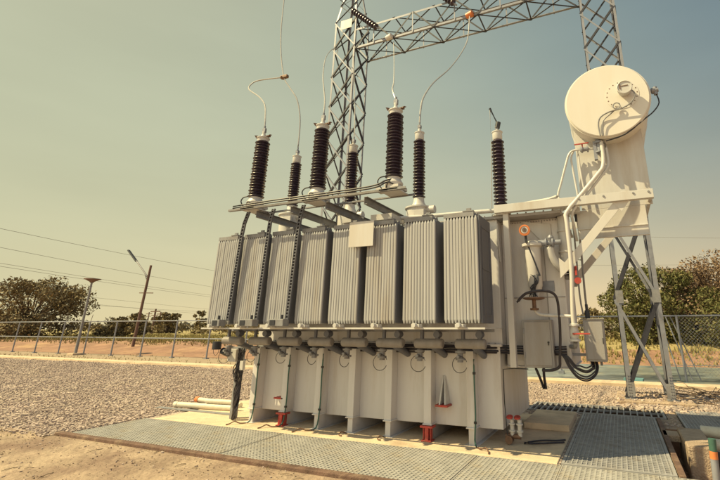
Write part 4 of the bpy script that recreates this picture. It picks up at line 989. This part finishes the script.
o = MB().prism([(-.1, 15.9, -.04), (.45, 15.8, -.04), (.5, 16.1, -.04), (.2, 16.25, -.04), (-.05, 16.15, -.04)], (.02, 0, .14)).build('tarp', 'tarp', loc=(.2, 16, 0)); tag(o, 'small turquoise tarp in the pond behind the right tower', 'tarp')
mb = MB()
o = MB().box(-6.4, -6.15, 6.22, 6.4, .014, .02)
for k, xc in enumerate((-5.93, -5.2, -4.5, -3.85, -3.15)):
    pass

# ------------------------------------------------------------------ trees
def leafcloud(mb, c, rad, n, size, squash=.75):
    for _ in range(n):
        while True:
            p = Vector((random.uniform(-1, 1), random.uniform(-1, 1), random.uniform(-1, 1)))
            if p.length < 1 and p.length > random.uniform(0, .75): break
        q = Vector(c)+Vector((p.x*rad, p.y*rad, p.z*rad*squash))
        a = Vector((random.gauss(0, 1), random.gauss(0, 1), random.gauss(0, 1))).normalized(); b_ = a.cross(Vector((random.gauss(0, 1), random.gauss(0, 1), random.gauss(0, 1)))).normalized()
        s = size*random.uniform(.5, 1.3)
        k = len(mb.v); mb.v += [tuple(q-a*s), tuple(q+b_*s*.55), tuple(q+a*s), tuple(q-b_*s*.55)]; mb.f.append((k, k+1, k+2, k+3))
def tree(x, y, h, rw, label, lm, leaf, nclump=55, per=110, low=.12, name='tree', trunk=.22, seed=1, group=None, gz=None):
    random.seed(seed)
    z0 = height(x, y) if gz is None else gz
    t = empty(name, (x, y, z0)); tag(t, label, 'tree', group)
    tr = MB(); tr.tube([(x, y, z0-.1), (x+.1*trunk, y, z0+h*.2), (x-.2*trunk, y+.1, z0+h*.38)], trunk, 8, 3)
    fo = MB()
    for i in range(nclump):
        az = random.uniform(0, 6.28); el = random.uniform(0, 1)
        rr = math.sqrt(random.random())
        zz_ = low+(1-low)*el
        env = math.sqrt(max(.05, 1-((zz_-.45)/.6)**2))*random.uniform(.75, 1.08)
        c = Vector((x+math.cos(az)*rw*rr*env, y+math.sin(az)*rw*rr*env, z0+h*zz_*(.95 if rr > .5 else 1)-h*.06))
        crad = rw*random.uniform(.14, .27)
        if random.random() < .55 or rr > .5: tr.tube([(x, y, z0+h*random.uniform(.15, .38)), tuple(Vector((x, y, z0+h*.35)).lerp(c, .55)+Vector((0, 0, -.04*h))), tuple(c)], trunk*.16, 5, 2)
        leafcloud(fo, c, crad, int(per*random.uniform(.5, 1.2)), leaf)
    tr.build('trunk', 'bark', t, smooth=True); fo.build('crown', lm, t)
    return t
tree(-58.5, 28, 6.3, 6.3, 'big dark leafy tree behind the left railing', 'leafdark', .15, 70, 230, .06, seed=3, trunk=.35)
tree(-71.5, 29, 3.4, 4.2, 'lower bush-like tree cut by the left edge of the photo', 'leafdark', .16, 50, 170, .05, seed=5)
tree(-54.5, 35, 2.3, 2.2, 'low bushy tree just right of the big left tree', 'leafdark', .16, 50, 90, .05, seed=8)
tree(-60, 41, 3.1, 1.8, 'pointed small tree left of the wooden pole', 'leafdark', .16, 34, 90, .05, seed=9)
tree(-85, 64, 4.2, 3.2, 'small far tree just right of the wooden pole', 'leafdark', .28, 30, 80, .1, seed=11)
tree(-78, 66, 4.6, 2.2, 'far conical tree in the middle of the left brush line', 'leafdark', .28, 26, 80, .05, seed=12)
tree(1.9, 30, 4.6, 2.9, 'green leafy tree seen through the right tower legs', 'leafgreen', .085, 75, 330, .1, seed=21, trunk=.2)
tree(5.6, 31.5, 5.3, 4.3, 'broad reddish half-dry tree at the right edge', 'leafred', .085, 110, 300, .22, seed=22, trunk=.28)
tree(4.8, 29.3, 3.0, 3.0, 'low green bush in front of the reddish tree', 'leafgreen', .08, 60, 260, .03, seed=23, trunk=.12)
tree(-1.6, 40, 2.4, 2.2, 'small shrub behind the junction cabinet', 'leafdark', .14, 30, 90, .03, seed=25, trunk=.1)
# far wood line
random.seed(40); mb = MB()
for i in range(420):
    x = -260+i*1.0+random.uniform(-1, 1); y = 150+random.uniform(-12, 25)+(.0 if x < -60 else 30)
    leafcloud(mb, (x, y, 1.6+random.uniform(0, 1.1)), random.uniform(1.8, 3.0), 34, .75, .8)
tag(mb.build('far_wood', 'leaffar'), kind='stuff')
random.seed(41); mb = MB()
for i in range(95):
    x = random.uniform(-105, -40); y = 55+random.uniform(0, 14)
    leafcloud(mb, (x, y, 1.1+random.uniform(0, .7)), random.uniform(.8, 1.5), 60, .26, .8)
tag(mb.build('far_brush', 'leafdark'), kind='stuff')
